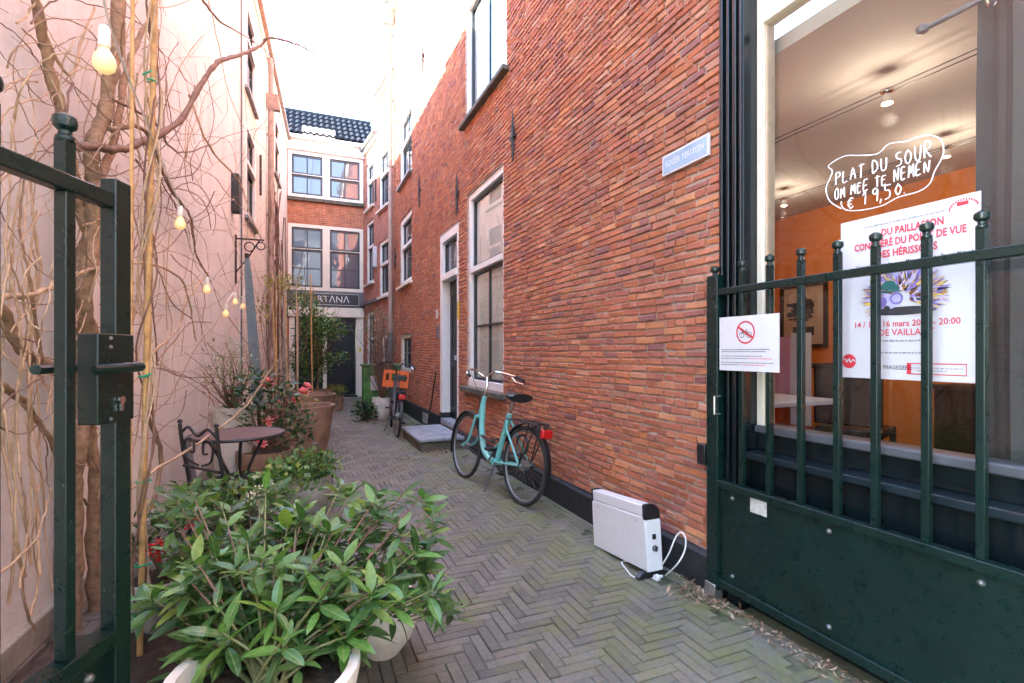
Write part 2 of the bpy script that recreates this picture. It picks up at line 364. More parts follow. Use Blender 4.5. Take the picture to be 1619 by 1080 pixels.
def text(name, s, size, mtx, mat, parent, align='LEFT', bold=0.0, sx=1.0):
    cu = bpy.data.curves.new('t', 'FONT'); cu.body = s; cu.size = size; cu.align_x = align; cu.resolution_u = 2; cu.offset = bold
    o = bpy.data.objects.new('t', cu); me = bpy.data.meshes.new_from_object(o); bpy.data.objects.remove(o)
    me.transform(mtx @ Matrix.Diagonal((sx, 1, 1, 1))); off = woff(parent); me.transform(Matrix.Translation(-off))
    me.materials.clear(); me.materials.append(M[mat]); ob = bpy.data.objects.new(name, me); link(ob, parent, off); return ob
def frame(o, ex, ez):                                   # matrix with local x along ex, local y up ez, local z out of the face
    ex = Vector(ex).normalized(); ez = Vector(ez).normalized(); n = ex.cross(ez)
    return Matrix(((ex.x, ez.x, n.x, o[0]), (ex.y, ez.y, n.y, o[1]), (ex.z, ez.z, n.z, o[2]), (0, 0, 0, 1)))

# ================================================================ SETTING: ground and paving
random.seed(3)
g = MB(); g.quad((-400, -400, -.03), (400, -400, -.03), (400, 400, -.03), (-400, 400, -.03))
obj('ground', g, 'sand', kind='structure', smooth=0)
def piece(mb, m, L, W, H, bev, jit, rnd):
    """a worn block: chamfered top, open underneath; local x = length, y = width, z = up"""
    j = lambda: random.uniform(-jit, jit)
    a, b = L / 2, W / 2; t = []; mid = []; bot = []
    tilt = (j() * .6, j() * .6)
    for (sx, sy) in ((-1, -1), (1, -1), (1, 1), (-1, 1)):
        jx, jy = j(), j()
        bot.append(m @ Vector((sx * a + jx, sy * b + jy, -H)))
        zz = sx * tilt[0] + sy * tilt[1]
        mid.append(m @ Vector((sx * a + jx, sy * b + jy, -bev + zz)))
        t.append(m @ Vector((sx * (a - bev * 1.2) + jx, sy * (b - bev) + jy, zz + j() * .3)))
    f = [(8, 9, 10, 11)]
    for i in range(4):
        k = (i + 1) % 4; f += [(i, k, 4 + k, 4 + i), (4 + i, 4 + k, 8 + k, 8 + i)]
    mb.add(bot + mid + t, f, rnd)
def variants(name, n, L, W, H, bev, jit, mat, rot=Matrix.Identity(4)):
    out = []
    for i in range(n):
        mb = MB(); piece(mb, rot, L, W, H, bev, jit, (i + .5) / n); out.append(mb.mesh(name, M[mat], smooth=0))
    random.shuffle(out); return out
pav = MB(); pav.quad((-3.6, -1.5, -.012), (.1, -1.5, -.012), (.1, 16, -.012), (-3.6, 16, -.012))
pavement = obj('pavement', pav, 'sand', kind='structure', smooth=0)
PW, NP = .0515, 4
pavers = []
def in_alley(x, y): return LX(y) - .05 < x < -.118 and -.2 < y < 15.35
for k in range(-40, 340):
    for mm in range(-52, 12):
        x0 = (k + 2 * NP * mm) * PW; y0 = k * PW
        cx, cy = x0 + NP * PW / 2, y0 + PW / 2
        if in_alley(cx, cy): pavers.append((cx, cy, 0))
        xc = (k + 2 * NP * mm); yv = (k + 1 - 2 * NP) * PW
        cx, cy = (xc + .5) * PW, yv + NP * PW / 2
        if in_alley(cx, cy): pavers.append((cx, cy, 1))
for i in range(80):                                      # two lengthwise courses along the house wall
    for q in range(2): pavers.append((-.03 - q * .056, -.1 + i * .206 + q * .09, 2))
def size_on_screen(p, w):
    x, y, z = to_px(p)
    if not (-10 < x < 1629 and 0 < y < 1090): return 0
    return w / z
def paver_vis(p):
    x, y, z = to_px((p[0], p[1], 0))
    if y > 1085 or x < 560 + max(0, (900 - y)) * .0 or x > 1130 + (y - 935) * 1.9: return 0
    if x < 700 and y > 880: return 0
    return 1 / z
pavers.sort(key=paver_vis, reverse=True)
pv = variants('paver', 30, NP * PW - .0035, PW - .0035, .03, .003, .0016, 'paver')
def bowl(x, y): return .006 * math.sin(x * 2.1 + .5) * math.sin(y * 1.3) + .004 * math.sin(y * 3.1 + x)
stuff = MB()
for i, (x, y, t) in enumerate(pavers):
    z = .004 + bowl(x, y) + random.uniform(-.0025, .0025); rz = (R(90) if t else 0) + random.uniform(-.012, .012)
    if i < 300: inst('paver', random.choice(pv), pavement, (x, y, z), (random.uniform(-.01, .01), random.uniform(-.006, .006), rz))
    else: piece(stuff, Matrix.Translation((x, y, z)) @ Matrix.Rotation(rz, 4, 'Z'), NP * PW - .0035, PW - .0035, .03, .003, .0016, random.random())
obj('paving', stuff, 'paver', pavement, kind='stuff', smooth=0)

# ================================================================ BUILDINGS
def PR(s, z, n): return Vector((-n, s, z))                                   # brick house on the right: s runs into the alley
B0, B1 = Vector((0, 12.25, 0)), Vector((-.34, 15.25, 0)); BD = (B1 - B0).normalized(); BN = Vector((-BD.y, BD.x, 0))
def PB(s, z, n): return B0 + BD * s + BN * n + Vector((0, 0, z))
def b_s(x):                                             # photo column -> place along the far right house
    r = ray(x, 500); a = Vector((r[0], r[1])); d = Vector((B0.x - CAMX, B0.y)); den = a.x * BD.y - a.y * BD.x
    return (a.y * d.x - a.x * d.y) / den * 1.0
LD = Vector((LK, 1, 0)).normalized(); LN = Vector((LD.y, -LD.x, 0))
def PL(s, z, n): return Vector((LX(s), s, z)) + LN * n
YB = 15.3
def PK(s, z, n): return Vector((s, YB - n, z))
def mbox(mb, P, s0, s1, z0, z1, n0, n1, rnd=None):
    vs = [P(s, z, n) for z in (z0, z1) for (s, n) in ((s0, n0), (s1, n0), (s1, n1), (s0, n1))]
    mb.add(vs, [(3, 2, 1, 0), (4, 5, 6, 7), (0, 1, 5, 4), (1, 2, 6, 5), (2, 3, 7, 6), (3, 0, 4, 7)], rnd)
def wall_mesh(P, s0, s1, z0, z1, ops, thick=.25, n=0.0):
    mb = MB(); ss = sorted({s0, s1} | {v for o in ops for v in o[:2]}); zs = sorted({z0, z1} | {v for o in ops for v in o[2:]})
    hole = lambda s, z: any(o[0] < s < o[1] and o[2] < z < o[3] for o in ops) or not (s0 < s < s1 and z0 < z < z1)
    for i in range(len(ss) - 1):
        for k in range(len(zs) - 1):
            a, b, c, d = ss[i], ss[i + 1], zs[k], zs[k + 1]; ms, mz = (a + b) / 2, (c + d) / 2
            if hole(ms, mz): continue
            mb.quad(P(a, c, n), P(b, c, n), P(b, d, n), P(a, d, n)); mb.quad(P(a, c, -thick), P(a, d, -thick), P(b, d, -thick), P(b, c, -thick))
            if hole(a - 1e-3, mz): mb.quad(P(a, c, n), P(a, d, n), P(a, d, -thick), P(a, c, -thick))
            if hole(b + 1e-3, mz): mb.quad(P(b, c, n), P(b, c, -thick), P(b, d, -thick), P(b, d, n))
            if hole(ms, c - 1e-3): mb.quad(P(a, c, n), P(a, c, -thick), P(b, c, -thick), P(b, c, n))
            if hole(ms, d + 1e-3): mb.quad(P(a, d, n), P(b, d, n), P(b, d, -thick), P(a, d, -thick))
    return mb
def ring_frame(mb, P, s0, s1, z0, z1, wd, n0, n1, wb=None):
    wb = wd if wb is None else wb
    mbox(mb, P, s0, s0 + wd, z0, z1, n0, n1); mbox(mb, P, s1 - wd, s1, z0, z1, n0, n1)
    mbox(mb, P, s0 + wd, s1 - wd, z1 - wd, z1, n0, n1); mbox(mb, P, s0 + wd, s1 - wd, z0, z0 + wb, n0, n1)
def window(parent, P, s0, s1, z0, z1, fw=.09, bands=((0, 1, 1),), sash='dark_sash', fmat='white', pane='darkglass', back=None, sill=None, n=-.03, tw=.07, name='window', label=None, sw=.035, bw=.011):
    """bands: (height share, columns, rows) from the top; each band is a sash"""
    f = MB(); ring_frame(f, P, s0, s1, z0, z1, fw, n - .11, n)
    tot = sum(b[0] for b in bands) or 1; zt = z1 - fw; H = (z1 - z0 - 2 * fw) - tw * (len(bands) - 1); spans = []
    for i, b in enumerate(bands):
        h = H * b[0] / tot; spans.append((zt - h, zt, b[1], b[2])); zt -= h
        if i < len(bands) - 1: mbox(f, P, s0 + fw, s1 - fw, zt - tw, zt, n - .09, n + .012); zt -= tw
    w_ = obj(name, f, fmat, parent, label=label, bevel=.004)
    for (a, b, nc, nr) in spans:
        q = MB(); ring_frame(q, P, s0 + fw, s1 - fw, a, b, sw, n - .085, n - .04)
        i0, i1, j0, j1 = s0 + fw + sw, s1 - fw - sw, a + sw, b - sw
        for c in range(1, nc):
            x = i0 + (i1 - i0) * c / nc; mbox(q, P, x - bw, x + bw, j0, j1, n - .08, n - .047)
        for r in range(1, nr):
            z = j0 + (j1 - j0) * r / nr; mbox(q, P, i0, i1, z - bw + .001, z + bw - .001, n - .078, n - .049)
        obj('sash', q, sash, w_)
        for c in range(nc):
            for r in range(nr):
                g_ = MB(); e = bw + .0002; x0 = i0 + (i1 - i0) * c / nc + (e if c else 0); x1 = i0 + (i1 - i0) * (c + 1) / nc - (e if c < nc - 1 else 0)
                y0 = j0 + (j1 - j0) * r / nr + (bw if r else 0); y1 = j0 + (j1 - j0) * (r + 1) / nr - (bw if r < nr - 1 else 0)
                mbox(g_, P, x0, x1, y0, y1, n - .066, n - .06); obj('pane', g_, pane, w_, smooth=0)
    if back:
        q = MB(); s_a, s_b = s0 + fw, s1 - fw; N = 22
        for i in range(N):
            u0 = s_a + (s_b - s_a) * i / N; u1 = s_a + (s_b - s_a) * (i + 1) / N
            q.quad(P(u0, z0 + fw, n - .074 - .004 * math.sin(i * 1.9)), P(u1, z0 + fw, n - .074 - .004 * math.sin((i + 1) * 1.9)), P(u1, z1 - fw, n - .074 - .004 * math.sin((i + 1) * 1.9)), P(u0, z1 - fw, n - .074 - .004 * math.sin(i * 1.9)))
        obj('curtain', q, back, w_, smooth=80)
    if sill:
        q = MB(); mbox(q, P, s0 - .07, s1 + .07, z0 - .055, z0 - .001, -.02, .075); obj('sill', q, sill, w_, bevel=.006)
    return w_
# ---- brick house on the right
HA = thing('brick_house', (.15, 7, 0), 'old red brick house with tall white sash windows lining the right side', 'house')
OPA = [(5.15, 6.47, .85, 3.38), (5.06, 6.56, 4.36, 7.2), (6.85, 7.9, .18, 3.12), (10.1, 11.4, 2.72, 4.2), (10.1, 11.4, 4.93, 6.42), (10.15, 11.3, .88, 1.66)]
wa = obj('wall', wall_mesh(PR, 2.04, 12.25, 0, 9.3, OPA, .3, -.009), 'mortar', HA, smooth=0)
rot_wall = Matrix(((0, 0, -1, 0), (1, 0, 0, 0), (0, 1, 0, 0), (0, 0, 0, 1)))     # block lying in the wall: length along Y, up along Z, face towards -X
rot_wall = Matrix(((0, 0, -1, 0), (-1, 0, 0, 0), (0, 1, 0, 0), (0, 0, 0, 1)))
bricks = []; CH = .0475; z = .235; row = 0
while z < 9.25:
    cuts = [(2.045, 12.245)]
    for o in OPA:
        if o[2] - .02 < z < o[3] + .02:
            nc = []
            for (a, b) in cuts:
                if o[0] >= b or o[1] <= a: nc.append((a, b)); continue
                if o[0] > a: nc.append((a, o[0]))
                if o[1] < b: nc.append((o[1], b))
            cuts = nc
    for (a, b) in cuts:
        y = a + .002; first = True
        while y < b - .03:
            L = random.choice((.156, .162, .168, .174)) if random.random() < (.82 if row % 2 else .45) else random.choice((.076, .08, .085))
            if first and row % 2: L *= .6
            if b - y - L < .06: L = b - y - .002
            L = min(L, .22); first = False
            bricks.append((y + L / 2, z + .004 * math.sin(y * 1.7 + row * .21) + .003 * math.sin(y * 4.3 + row * .5), L, CH - .0095 + random.uniform(-.003, .0015))); y += L + random.uniform(.007, .012)
    z += CH; row += 1
def brick_vis(b):
    x, y, d = to_px((0, b[0], b[1]))
    if not (-5 < x < 1120 and 0 < y < 1075): return 0
    if 915 < x < 1060 and y > 770: return 0
    if 1045 < x < 1130 and 205 < y < 285: return 0
    x2, y2, _ = to_px((0, b[0] + b[2], b[1])); return abs(x2 - x) * 1000 + CH / d * 100
bricks.sort(key=brick_vis, reverse=True)
bvS = variants('brick', 40, .165, .038, .025, .005, .0045, 'brick', rot_wall); bvH = variants('brick', 20, .08, .038, .025, .005, .0042, 'brick', rot_wall)
bs_ = MB()
for i, (y, z, L, h) in enumerate(bricks):
    x = -.001 + random.uniform(-.005, .004)
    if i < 300:
        me, l0 = (random.choice(bvS), .165) if L > .12 else (random.choice(bvH), .08)
        inst('brick', me, wa, (x, y, z), (random.uniform(-.012, .012), 0, 0), (1, L / l0, h / .038))
    else:
        piece(bs_, Matrix.Translation((x, y, z)) @ Matrix.Rotation(random.uniform(-.012, .012), 4, 'X') @ rot_wall, L, h, .025, .005, .0045, random.random())
obj('brickwork', bs_, 'brick', wa, kind='stuff', smooth=0)
p = MB(); p.prism([(-.028, 6.9, 0), (-.028, 6.9, .19), (-.012, 6.9, .21), (.02, 6.9, .21), (.02, 6.9, 0)], (0, -6.9 + 2.05, 0)); p.prism([(-.028, 12.24, 0), (-.028, 12.24, .27), (-.012, 12.24, .29), (.02, 12.24, .29), (.02, 12.24, 0)], (0, -12.24 + 7.86, 0))
obj('plinth', p, 'plinth', HA)
window(HA, PR, 5.15, 6.47, .85, 3.38, .085, ((.39, 1, 1), (.61, 2, 2)), pane='glass', back='net', sill=None)
q = MB(); q.box((-.075, 5.08, .775), (.05, 6.56, .84)); obj('window_sill', q, M['stonebase'], HA, bevel=.008)
window(HA, PR, 5.06, 6.56, 4.36, 7.2, .085, ((.45, 2, 1), (.55, 2, 1)), pane='glass', back='blindgrey', sill='stonebase')
window(HA, PR, 10.1, 11.4, 2.72, 4.2, .11, ((.42, 2, 1), (.58, 2, 1)), sill='cream'); window(HA, PR, 10.1, 11.4, 4.93, 6.42, .11, ((.42, 2, 1), (.58, 2, 1)), sill='stone')
window(HA, PR, 10.15, 11.3, .88, 1.66, .07, ((1, 3, 2),), fmat='cream')
# front door with fanlight
d = MB()
for (a, b) in ((6.85, 6.97), (7.78, 7.9)): mbox(d, PR, a, b, .34, 3.12, -.16, -.01)
mbox(d, PR, 6.97, 7.78, 3.0, 3.12, -.16, -.01); mbox(d, PR, 6.97, 7.78, 2.4, 2.5, -.16, .01)
df = obj('door_frame', d, 'white', HA, bevel=.005)
q = MB(); ring_frame(q, PR, 6.97, 7.78, 2.5, 3.0, .04, -.11, -.06); obj('sash', q, 'dark_sash', df)
q = MB(); mbox(q, PR, 7.01, 7.74, 2.54, 2.96, -.09, -.085); obj('pane', q, 'skyglass', df)
for (a, b) in ((6.85, 6.975), (7.775, 7.9)): q = MB(); mbox(q, PR, a, b, .18, .34, -.16, .005); obj('base_block', q, 'plinth', df)
q = MB(); mbox(q, PR, 6.97, 7.78, .26, 2.4, -.19, -.14); door = obj('door', q, 'doorblack', HA)
q = MB(); mbox(q, PR, 6.98, 7.77, .18, .26, -.19, .02); obj('threshold', q, 'stone', HA, bevel=.01)
for (z0, z1) in ((.4, 1.1), (1.3, 2.2)):
    q = MB(); ring_frame(q, PR, 7.07, 7.68, z0, z1, .05, -.14, -.128); obj('moulding', q, 'doorblack', door, bevel=.004)
q = MB(); q.tube([PR(7.02, 1.15, -.14), PR(7.02, 1.15, -.09), PR(7.13, 1.15, -.09)], .011, 8); obj('handle', q, 'chrome', door)
q = MB(); mbox(q, PR, 7.2, 7.5, 1.17, 1.24, -.139, -.13); obj('letterbox', q, 'chrome', door)
q = MB(); mbox(q, PR, 6.80, 6.845, 1.75, 2.0, .001, .02); obj('yellow_plate', q, 'yellowplate', HA)
q = MB(); mbox(q, PR, 8.0, 8.1, 1.84, 1.98, .001, .012); obj('number_plate', q, 'signwhite', HA)
text('house_number', '7', .09, frame((-.0135, 8.075, 1.875), (0, -1, 0), (0, 0, 1)), 'black_print', HA)
q = MB(); mbox(q, PR, 7.92, 8.0, 1.5, 1.72, .001, .03); obj('door_bell', q, 'leadgrey', HA, bevel=.004)
q = MB(); ring_frame(q, PR, 8.55, 8.95, .05, .22, .02, .028, .04); mbox(q, PR, 8.57, 8.93, .07, .2, .026, .03)
for i in range(5): mbox(q, PR, 8.6 + i * .065, 8.63 + i * .065, .075, .195, .03, .036)
obj('vent_grille', q, 'potgrey', HA)
def anchor(y, z0, z1):
    q = MB(); h = z1 - z0; zc = (z0 + z1) / 2
    pts = [(z0, .006), (z0 + .12 * h, .014), (zc, .02), (z1 - .2 * h, .012), (z1, .002)]
    q.tube([(-.028, y, a) for a, _ in pts], [b for _, b in pts], 6); q.box((-.045, y - .035, zc - .02), (0, y + .035, zc + .02)); q.ring((-.03, y, zc + .035), .024, .007, 'x', 12, 6)
    obj('wall_anchor', q, 'iron', HA)
for a in ((4.82, 3.26, 3.8), (6.85, 3.2, 3.82), (9.28, 3.95, 4.6), (9.0, 6.3, 6.95), (11.85, 3.2, 3.8)): anchor(*a)
q = MB(); mbox(q, PR, 2.04, 12.25, 9.3, 9.55, -.3, .14); obj('cornice', q, 'cream', HA, bevel=.01)
q = MB(); mbox(q, PR, 2.04, 12.25, 9.551, 9.66, -.3, .24); obj('gutter', q, 'leadgrey', HA, bevel=.02)
def downpipe(P, s, n, z0, z1, r, mat, parent, name='downpipe', hop=True):
    q = MB(); q.tube([P(s, z0, n), P(s, z1, n)], r, 12)
    zz = z0 + .8
    while zz < z1: q.tube([P(s, zz, n), P(s, zz + .05, n)], r * 1.18, 12); mbox(q, P, s - .012, s + .012, zz + .01, zz + .04, 0, n); zz += 1.55
    o = obj(name, q, mat, parent)
    if hop:
        h = MB(); h.prism([P(s - .12, z1 + .28, n - .1), P(s + .12, z1 + .28, n - .1), P(s + .05, z1, n - .06), P(s - .05, z1, n - .06)], P(s, 0, n + .13) - P(s, 0, n - .1)); obj('hopper', h, mat, o, bevel=.008)
    return o
downpipe(PR, 12.12, .09, 1.75, 9.0, .05, 'zinc', HA); downpipe(PR, 12.12, .09, .05, 1.75, .056, 'leadgrey', HA, hop=False)
# ---- far house on the right
HB = thing('brick_house', (.1, 13.8, 0), 'narrow far red brick house with white windows beyond the pale downpipe', 'house')
LB = (B1 - B0).length
OPB = [(.42, 1.35, 2.7, 4.15), (.42, 1.35, 4.95, 6.45), (.45, 1.1, .75, 1.72), (1.85, 2.72, .62, 2.4), (1.9, 2.75, 3.2, 4.95), (1.9, 2.75, 5.3, 6.6)]
obj('wall', wall_mesh(PB, 0, LB, 0, 7.9, OPB + [(1.5, LB + .01, 6.95, 7.91)], .3), 'brick_far', HB, smooth=0)
q = MB(); mbox(q, PB, .02, LB, 0, .4, 0, .025); obj('plinth', q, 'plinth', HB)
for i, o in enumerate(OPB): window(HB, PB, *o, .09, ((.4, 2, 1), (.6, 2, 1)) if i != 2 else ((1, 2, 2),), sill='cream')
for (a, b, z) in ((0, 1.5, 7.9), (1.502, LB, 6.95)): q = MB(); mbox(q, PB, a, b, z, z + .12, -.3, .06); obj('cornice', q, 'cream', HB, bevel=.01); q = MB(); mbox(q, PB, a, b, z + .121, z + .2, -.3, .14); obj('gutter', q, 'leadgrey', HB, bevel=.015)
q = MB(); mbox(q, PB, 1.3, LB, 2.62, 2.7, 0, .1); obj('ledge', q, 'leadgrey', HB)
q = MB(); mbox(q, PB, 1.55, 1.7, 3.55, 4.1, .0, .08); obj('wall_box', q, 'signwhite', HB, bevel=.01)
q = MB(); mbox(q, PB, .6, 1.2, 7.9, 8.9, -1.0, -.4); obj('chimney', q, 'brick_far', HB)
for z0, z1 in ((5.3, 5.9),):
    q = MB(); q.tube([PB(1.6, z0, .03), PB(1.6, z1, .03)], .02, 6); obj('wall_anchor', q, 'iron', HB)
# ---- house closing the alley
HK = thing('brick_house', (-1.37, 15.4, 0), 'orange brick house closing the alley with blue tiled roof and black door', 'house')
OPK = [(-2.37, -.36, 5.6, 6.9), (-2.37, -.36, 3.02, 4.87), (-2.34, -.36, 0, 2.28)]
obj('wall', wall_mesh(PK, -2.75, -.1, 0, 6.9, OPK, .3), 'brick_back', HK, smooth=0)
for (z0, z1, rows) in ((5.6, 6.9, ((.5, 2, 1), (.5, 2, 1))), (3.02, 4.87, ((.36, 2, 1), (.64, 2, 2)))):
    for (a, b) in ((-2.37, -1.375), (-1.373, -.36)): window(HK, PK, a, b, z0, z1, .095, rows, pane='skyglass', n=0, tw=.02, sw=.055, bw=.017, fmat='cream' if z0 < 4 else 'white')
q = MB(); mbox(q, PK, -2.45, -.3, 5.5, 5.6, 0, .09); obj('ledge', q, 'stonebase', HK, bevel=.01)
q = MB(); mbox(q, PK, -2.8, -.12, 6.9, 7.18, -.05, .1); mbox(q, PK, -2.85, -.12, 7.18, 7.27, -.05, .25); obj('cornice', q, 'white', HK, bevel=.01)
q = MB(); mbox(q, PK, -2.37, -.34, 2.55, 3.02, -.05, .03); obj('fascia', q, 'leadgrey', HK)
q = MB(); mbox(q, PK, -2.37, -.34, 2.28, 2.55, -.05, .1); obj('lintel', q, 'cream', HK, bevel=.008)
q = MB(); mbox(q, PK, -.56, -.36, 0, 2.28, -.1, .04); mbox(q, PK, -1.46, -1.36, 0, 2.28, -.1, .02); mbox(q, PK, -2.34, -2.2, 0, 2.28, -.1, .02); obj('door_post', q, 'cream', HK, bevel=.006)
q = MB(); mbox(q, PK, -1.36, -.56, .03, 2.02, -.16, -.1); dk = obj('door', q, 'doorblack', HK)
q = MB(); mbox(q, PK, -1.36, -.56, 2.02, 2.28, -.16, -.07); obj('transom', q, 'doorblack', HK)
q = MB(); ring_frame(q, PK, -1.27, -.65, .2, 1.9, .035, -.1, -.085); obj('moulding', q, 'doorblack', dk, bevel=.004)
q = MB(); mbox(q, PK, -1.4, -.53, 0, .05, -.1, .12); obj('threshold', q, 'doorblack', HK)
q = MB(); q.tube([PK(-.64, 1.0, -.1), PK(-.64, 1.0, -.04)], .02, 8); obj('handle', q, 'chrome', dk)
q = MB(); mbox(q, PK, -2.2, -1.46, 0, 2.28, -.14, -.1); obj('side_panel', q, 'doorblack', HK)
q = MB(); mbox(q, PK, -.48, -.42, 1.3, 1.42, .04, .06); obj('brass_plate', q, 'yellowplate', HK)
downpipe(PK, -.26, .09, .0, 7.0, .045, 'leadgrey', HK, hop=True)
# pantiles
def tile_mesh():
    mb = MB(); n = 8; vs = []
    for j, (t, lift) in enumerate(((0, .045), (.4, .0))):
        for i in range(n + 1):
            x = -.08 + .16 * i / n; vs.append((x, t, lift + .019 * math.sin(2 * math.pi * (i / n) + .6)))
    for i in range(n + 1): vs.append((-.08 + .16 * i / n, 0, .005 + .019 * math.sin(2 * math.pi * (i / n) + .6)))
    m_ = n + 1
    mb.add(vs, [(i, i + 1, m_ + i + 1, m_ + i) for i in range(n)] + [(2 * m_ + i, 2 * m_ + i + 1, i + 1, i) for i in range(n)])
    return mb.mesh('roof_tile', M['tile'], smooth=60)
q = MB(); y0, z0, y1, z1 = YB - .22, 7.27, YB + 1.2, 8.45
q.prism([(-2.95, y0, z0), (-.0, y0, z0), (-.0, y1, z1), (-2.95, y1, z1)], (0, .06, -.06)); q.prism([(-2.95, y1, z1), (0, y1, z1), (0, y1 + 1.4, z0), (-2.95, y1 + 1.4, z0)], (0, -.06, -.06))
roof = obj('roof', q, 'tile', HK)
tm = tile_mesh(); slope = math.atan2(z1 - z0, y1 - y0); sl_len = math.hypot(z1 - z0, y1 - y0)
for rr in range(5):
    for cc in range(18):
        t = rr * sl_len / 5 - .02
        inst('roof_tile', tm, roof, (-2.87 + cc * .163, y0 + math.cos(slope) * t - .03 * math.sin(slope), z0 + math.sin(slope) * t + .045 + random.uniform(-.003, .003)), (slope, 0, random.uniform(-.015, .015)))
q = MB(); q.tube([(-2.95, y1, z1 + .03), (0, y1, z1 + .03)], .09, 10); obj('ridge', q, 'tile', roof)
q = MB(); mbox(q, PK, -2.0, -1.15, 7.29, 7.52, .02, .24); obj('roof_box', q, 'white', HK, bevel=.01)
# shop sign over the door
sg = thing('shop_sign', (-1.3, YB - .05, 2.6), 'dark shop sign with white lettering above the black door', 'sign')
q = MB(); mbox(q, PK, -2.25, -.45, 2.6, 2.97, .032, .06); sb = obj('board', q, 'black_paint', sg)
q = MB(); ring_frame(q, PK, -2.22, -.48, 2.62, 2.95, .012, .06, .064); obj('border', q, 'steel', sg)
text('lettering', 'RT\u039bN\u039b', .26, frame((-1.62, YB - .065, 2.7), (1, 0, 0), (0, 0, 1)), 'signwhite', sg, sx=1.0)
# ---- pink house on the left
HP = thing('pink_house', (-3.3, 4, 0), 'pale pink rendered house behind the bare climbing vine', 'house')
HTOP = 7.2
obj('wall', wall_mesh(PL, .2, 7.95, 0, HTOP, [], .3), 'pink', HP, smooth=0)
q = MB(); mbox(q, PL, .2, 7.95, 0, .13, 0, .03); obj('skirting', q, 'potgrey', HP, bevel=.01)
q = MB(); mbox(q, PL, .2, 7.95, HTOP, HTOP + .12, -.3, .08); obj('gutter', q, 'zinc', HP, bevel=.01)
q = MB(); mbox(q, PL, 7.38, 7.52, 3.1, 3.6, .0, .09); obj('wall_anchor', q, 'iron', HP, bevel=.01)
q = MB(); mbox(q, PL, .2, .5, 0, HTOP, -6, -.31); mbox(q, PL, 7.6, 7.9, 0, HTOP, -6, -.31); mbox(q, PL, .5, 7.6, HTOP - .3, HTOP, -6, -.31); obj('roof', q, 'pink', HP)
HC = thing('cream_house', (-3, 12, 0), 'cream rendered far house on the left with brown downpipe', 'house')
OPC = [(8.35, 9.3, 3.3, 4.7), (8.35, 9.3, 5.2, 6.5), (12.1, 13.1, 3.3, 4.7), (12.1, 13.1, 5.2, 6.5), (12.2, 13.2, .9, 2.2)]
obj('wall', wall_mesh(PL, 7.95, 15.35, 0, 6.95, OPC, .3, .02), 'cream_wall', HC, smooth=0)
for o in OPC: window(HC, PL, *o, .08, ((.4, 2, 1), (.6, 2, 1)), sill='stone', n=.035)
q = MB(); mbox(q, PL, 7.95, 15.35, 6.95, 7.12, -.3, .05); obj('cornice', q, 'cream', HC, bevel=.01); q = MB(); mbox(q, PL, 7.95, 15.35, 7.121, 7.2, -.3, .12); obj('gutter', q, 'brownpipe', HC, bevel=.015)
downpipe(PL, 10.8, .1, .0, 5.95, .055, 'brownpipe', HC); q = MB(); q.tube([PL(10.8, 6.15, .1), PL(10.8, 6.6, .1), PL(10.8, 6.95, .09)], .05, 10); obj('swan_neck', q, 'brownpipe', HC)
q = MB(); q.tube([PL(7.96, 0.5, .03), PL(7.96, 6.9, .03)], .012, 6); obj('lightning_wire', q, 'leadgrey', HC)
q = MB(); mbox(q, PL, 8.3, 8.55, 0, HTOP - .3, -6, -.31); mbox(q, PL, 15.0, 15.3, 0, HTOP - .3, -6, -.31); mbox(q, PL, 8.55, 15.0, HTOP - .5, HTOP - .2, -6, -.31); obj('roof', q, 'leadgrey', HC)
for (a, z0, z1) in ((9.75, 4.0, 4.7), (11.5, 2.7, 3.4)):
    q = MB(); q.tube([PL(a, z0, .05), PL(a, z1, .05)], .02, 6); obj('wall_anchor', q, 'iron', HC)
# ---- unseen house added behind the viewer to block sky light; shows in the glass
HO = thing('added_street_house', (-1, -8.2, 0), 'added unseen grey house across the street, blocking sky light at the alley mouth', 'house')
def PO(s, z, n): return Vector((s, -8 + n, z))
OPO = [(x, x + 1.3, z, z + 2.0) for x in (-12, -9, -6, -3, 0, 3, 6, 9) for z in (1.0, 4.2, 7.2)]
obj('wall', wall_mesh(PO, -14, 12, 0, 10.5, OPO, .3), 'greyrender', HO, smooth=0)
for o in OPO: window(HO, PO, *o, .1, ((.4, 2, 1), (.6, 2, 1)), pane='skyglass')
q = MB(); mbox(q, PO, -14, 12, 10.5, 10.9, -.3, .3); obj('cornice', q, 'cream', HO)
# iron lamp bracket on the left wall
wb = thing('iron_bracket', tuple(PL(7.6, 2.3, 0)), 'black iron bracket arm sticking out of the pink wall', 'bracket')
q = MB(); q.tube([PL(7.6, 2.2, .02), PL(7.6, 2.85, .02)], .012, 6); q.tube([PL(7.6, 2.8, .02), PL(7.6, 2.8, .36)], .011, 6); q.tube([PL(7.6, 2.35, .02), PL(7.6, 2.58, .18), PL(7.6, 2.79, .3)], .01, 6); q.ring(PL(7.6, 2.7, .18), .06, .008, 'y', 16, 6); q.ring(PL(7.6, 2.72, .32), .05, .008, 'y', 16, 6)
obj('arm', q, 'iron', wb)

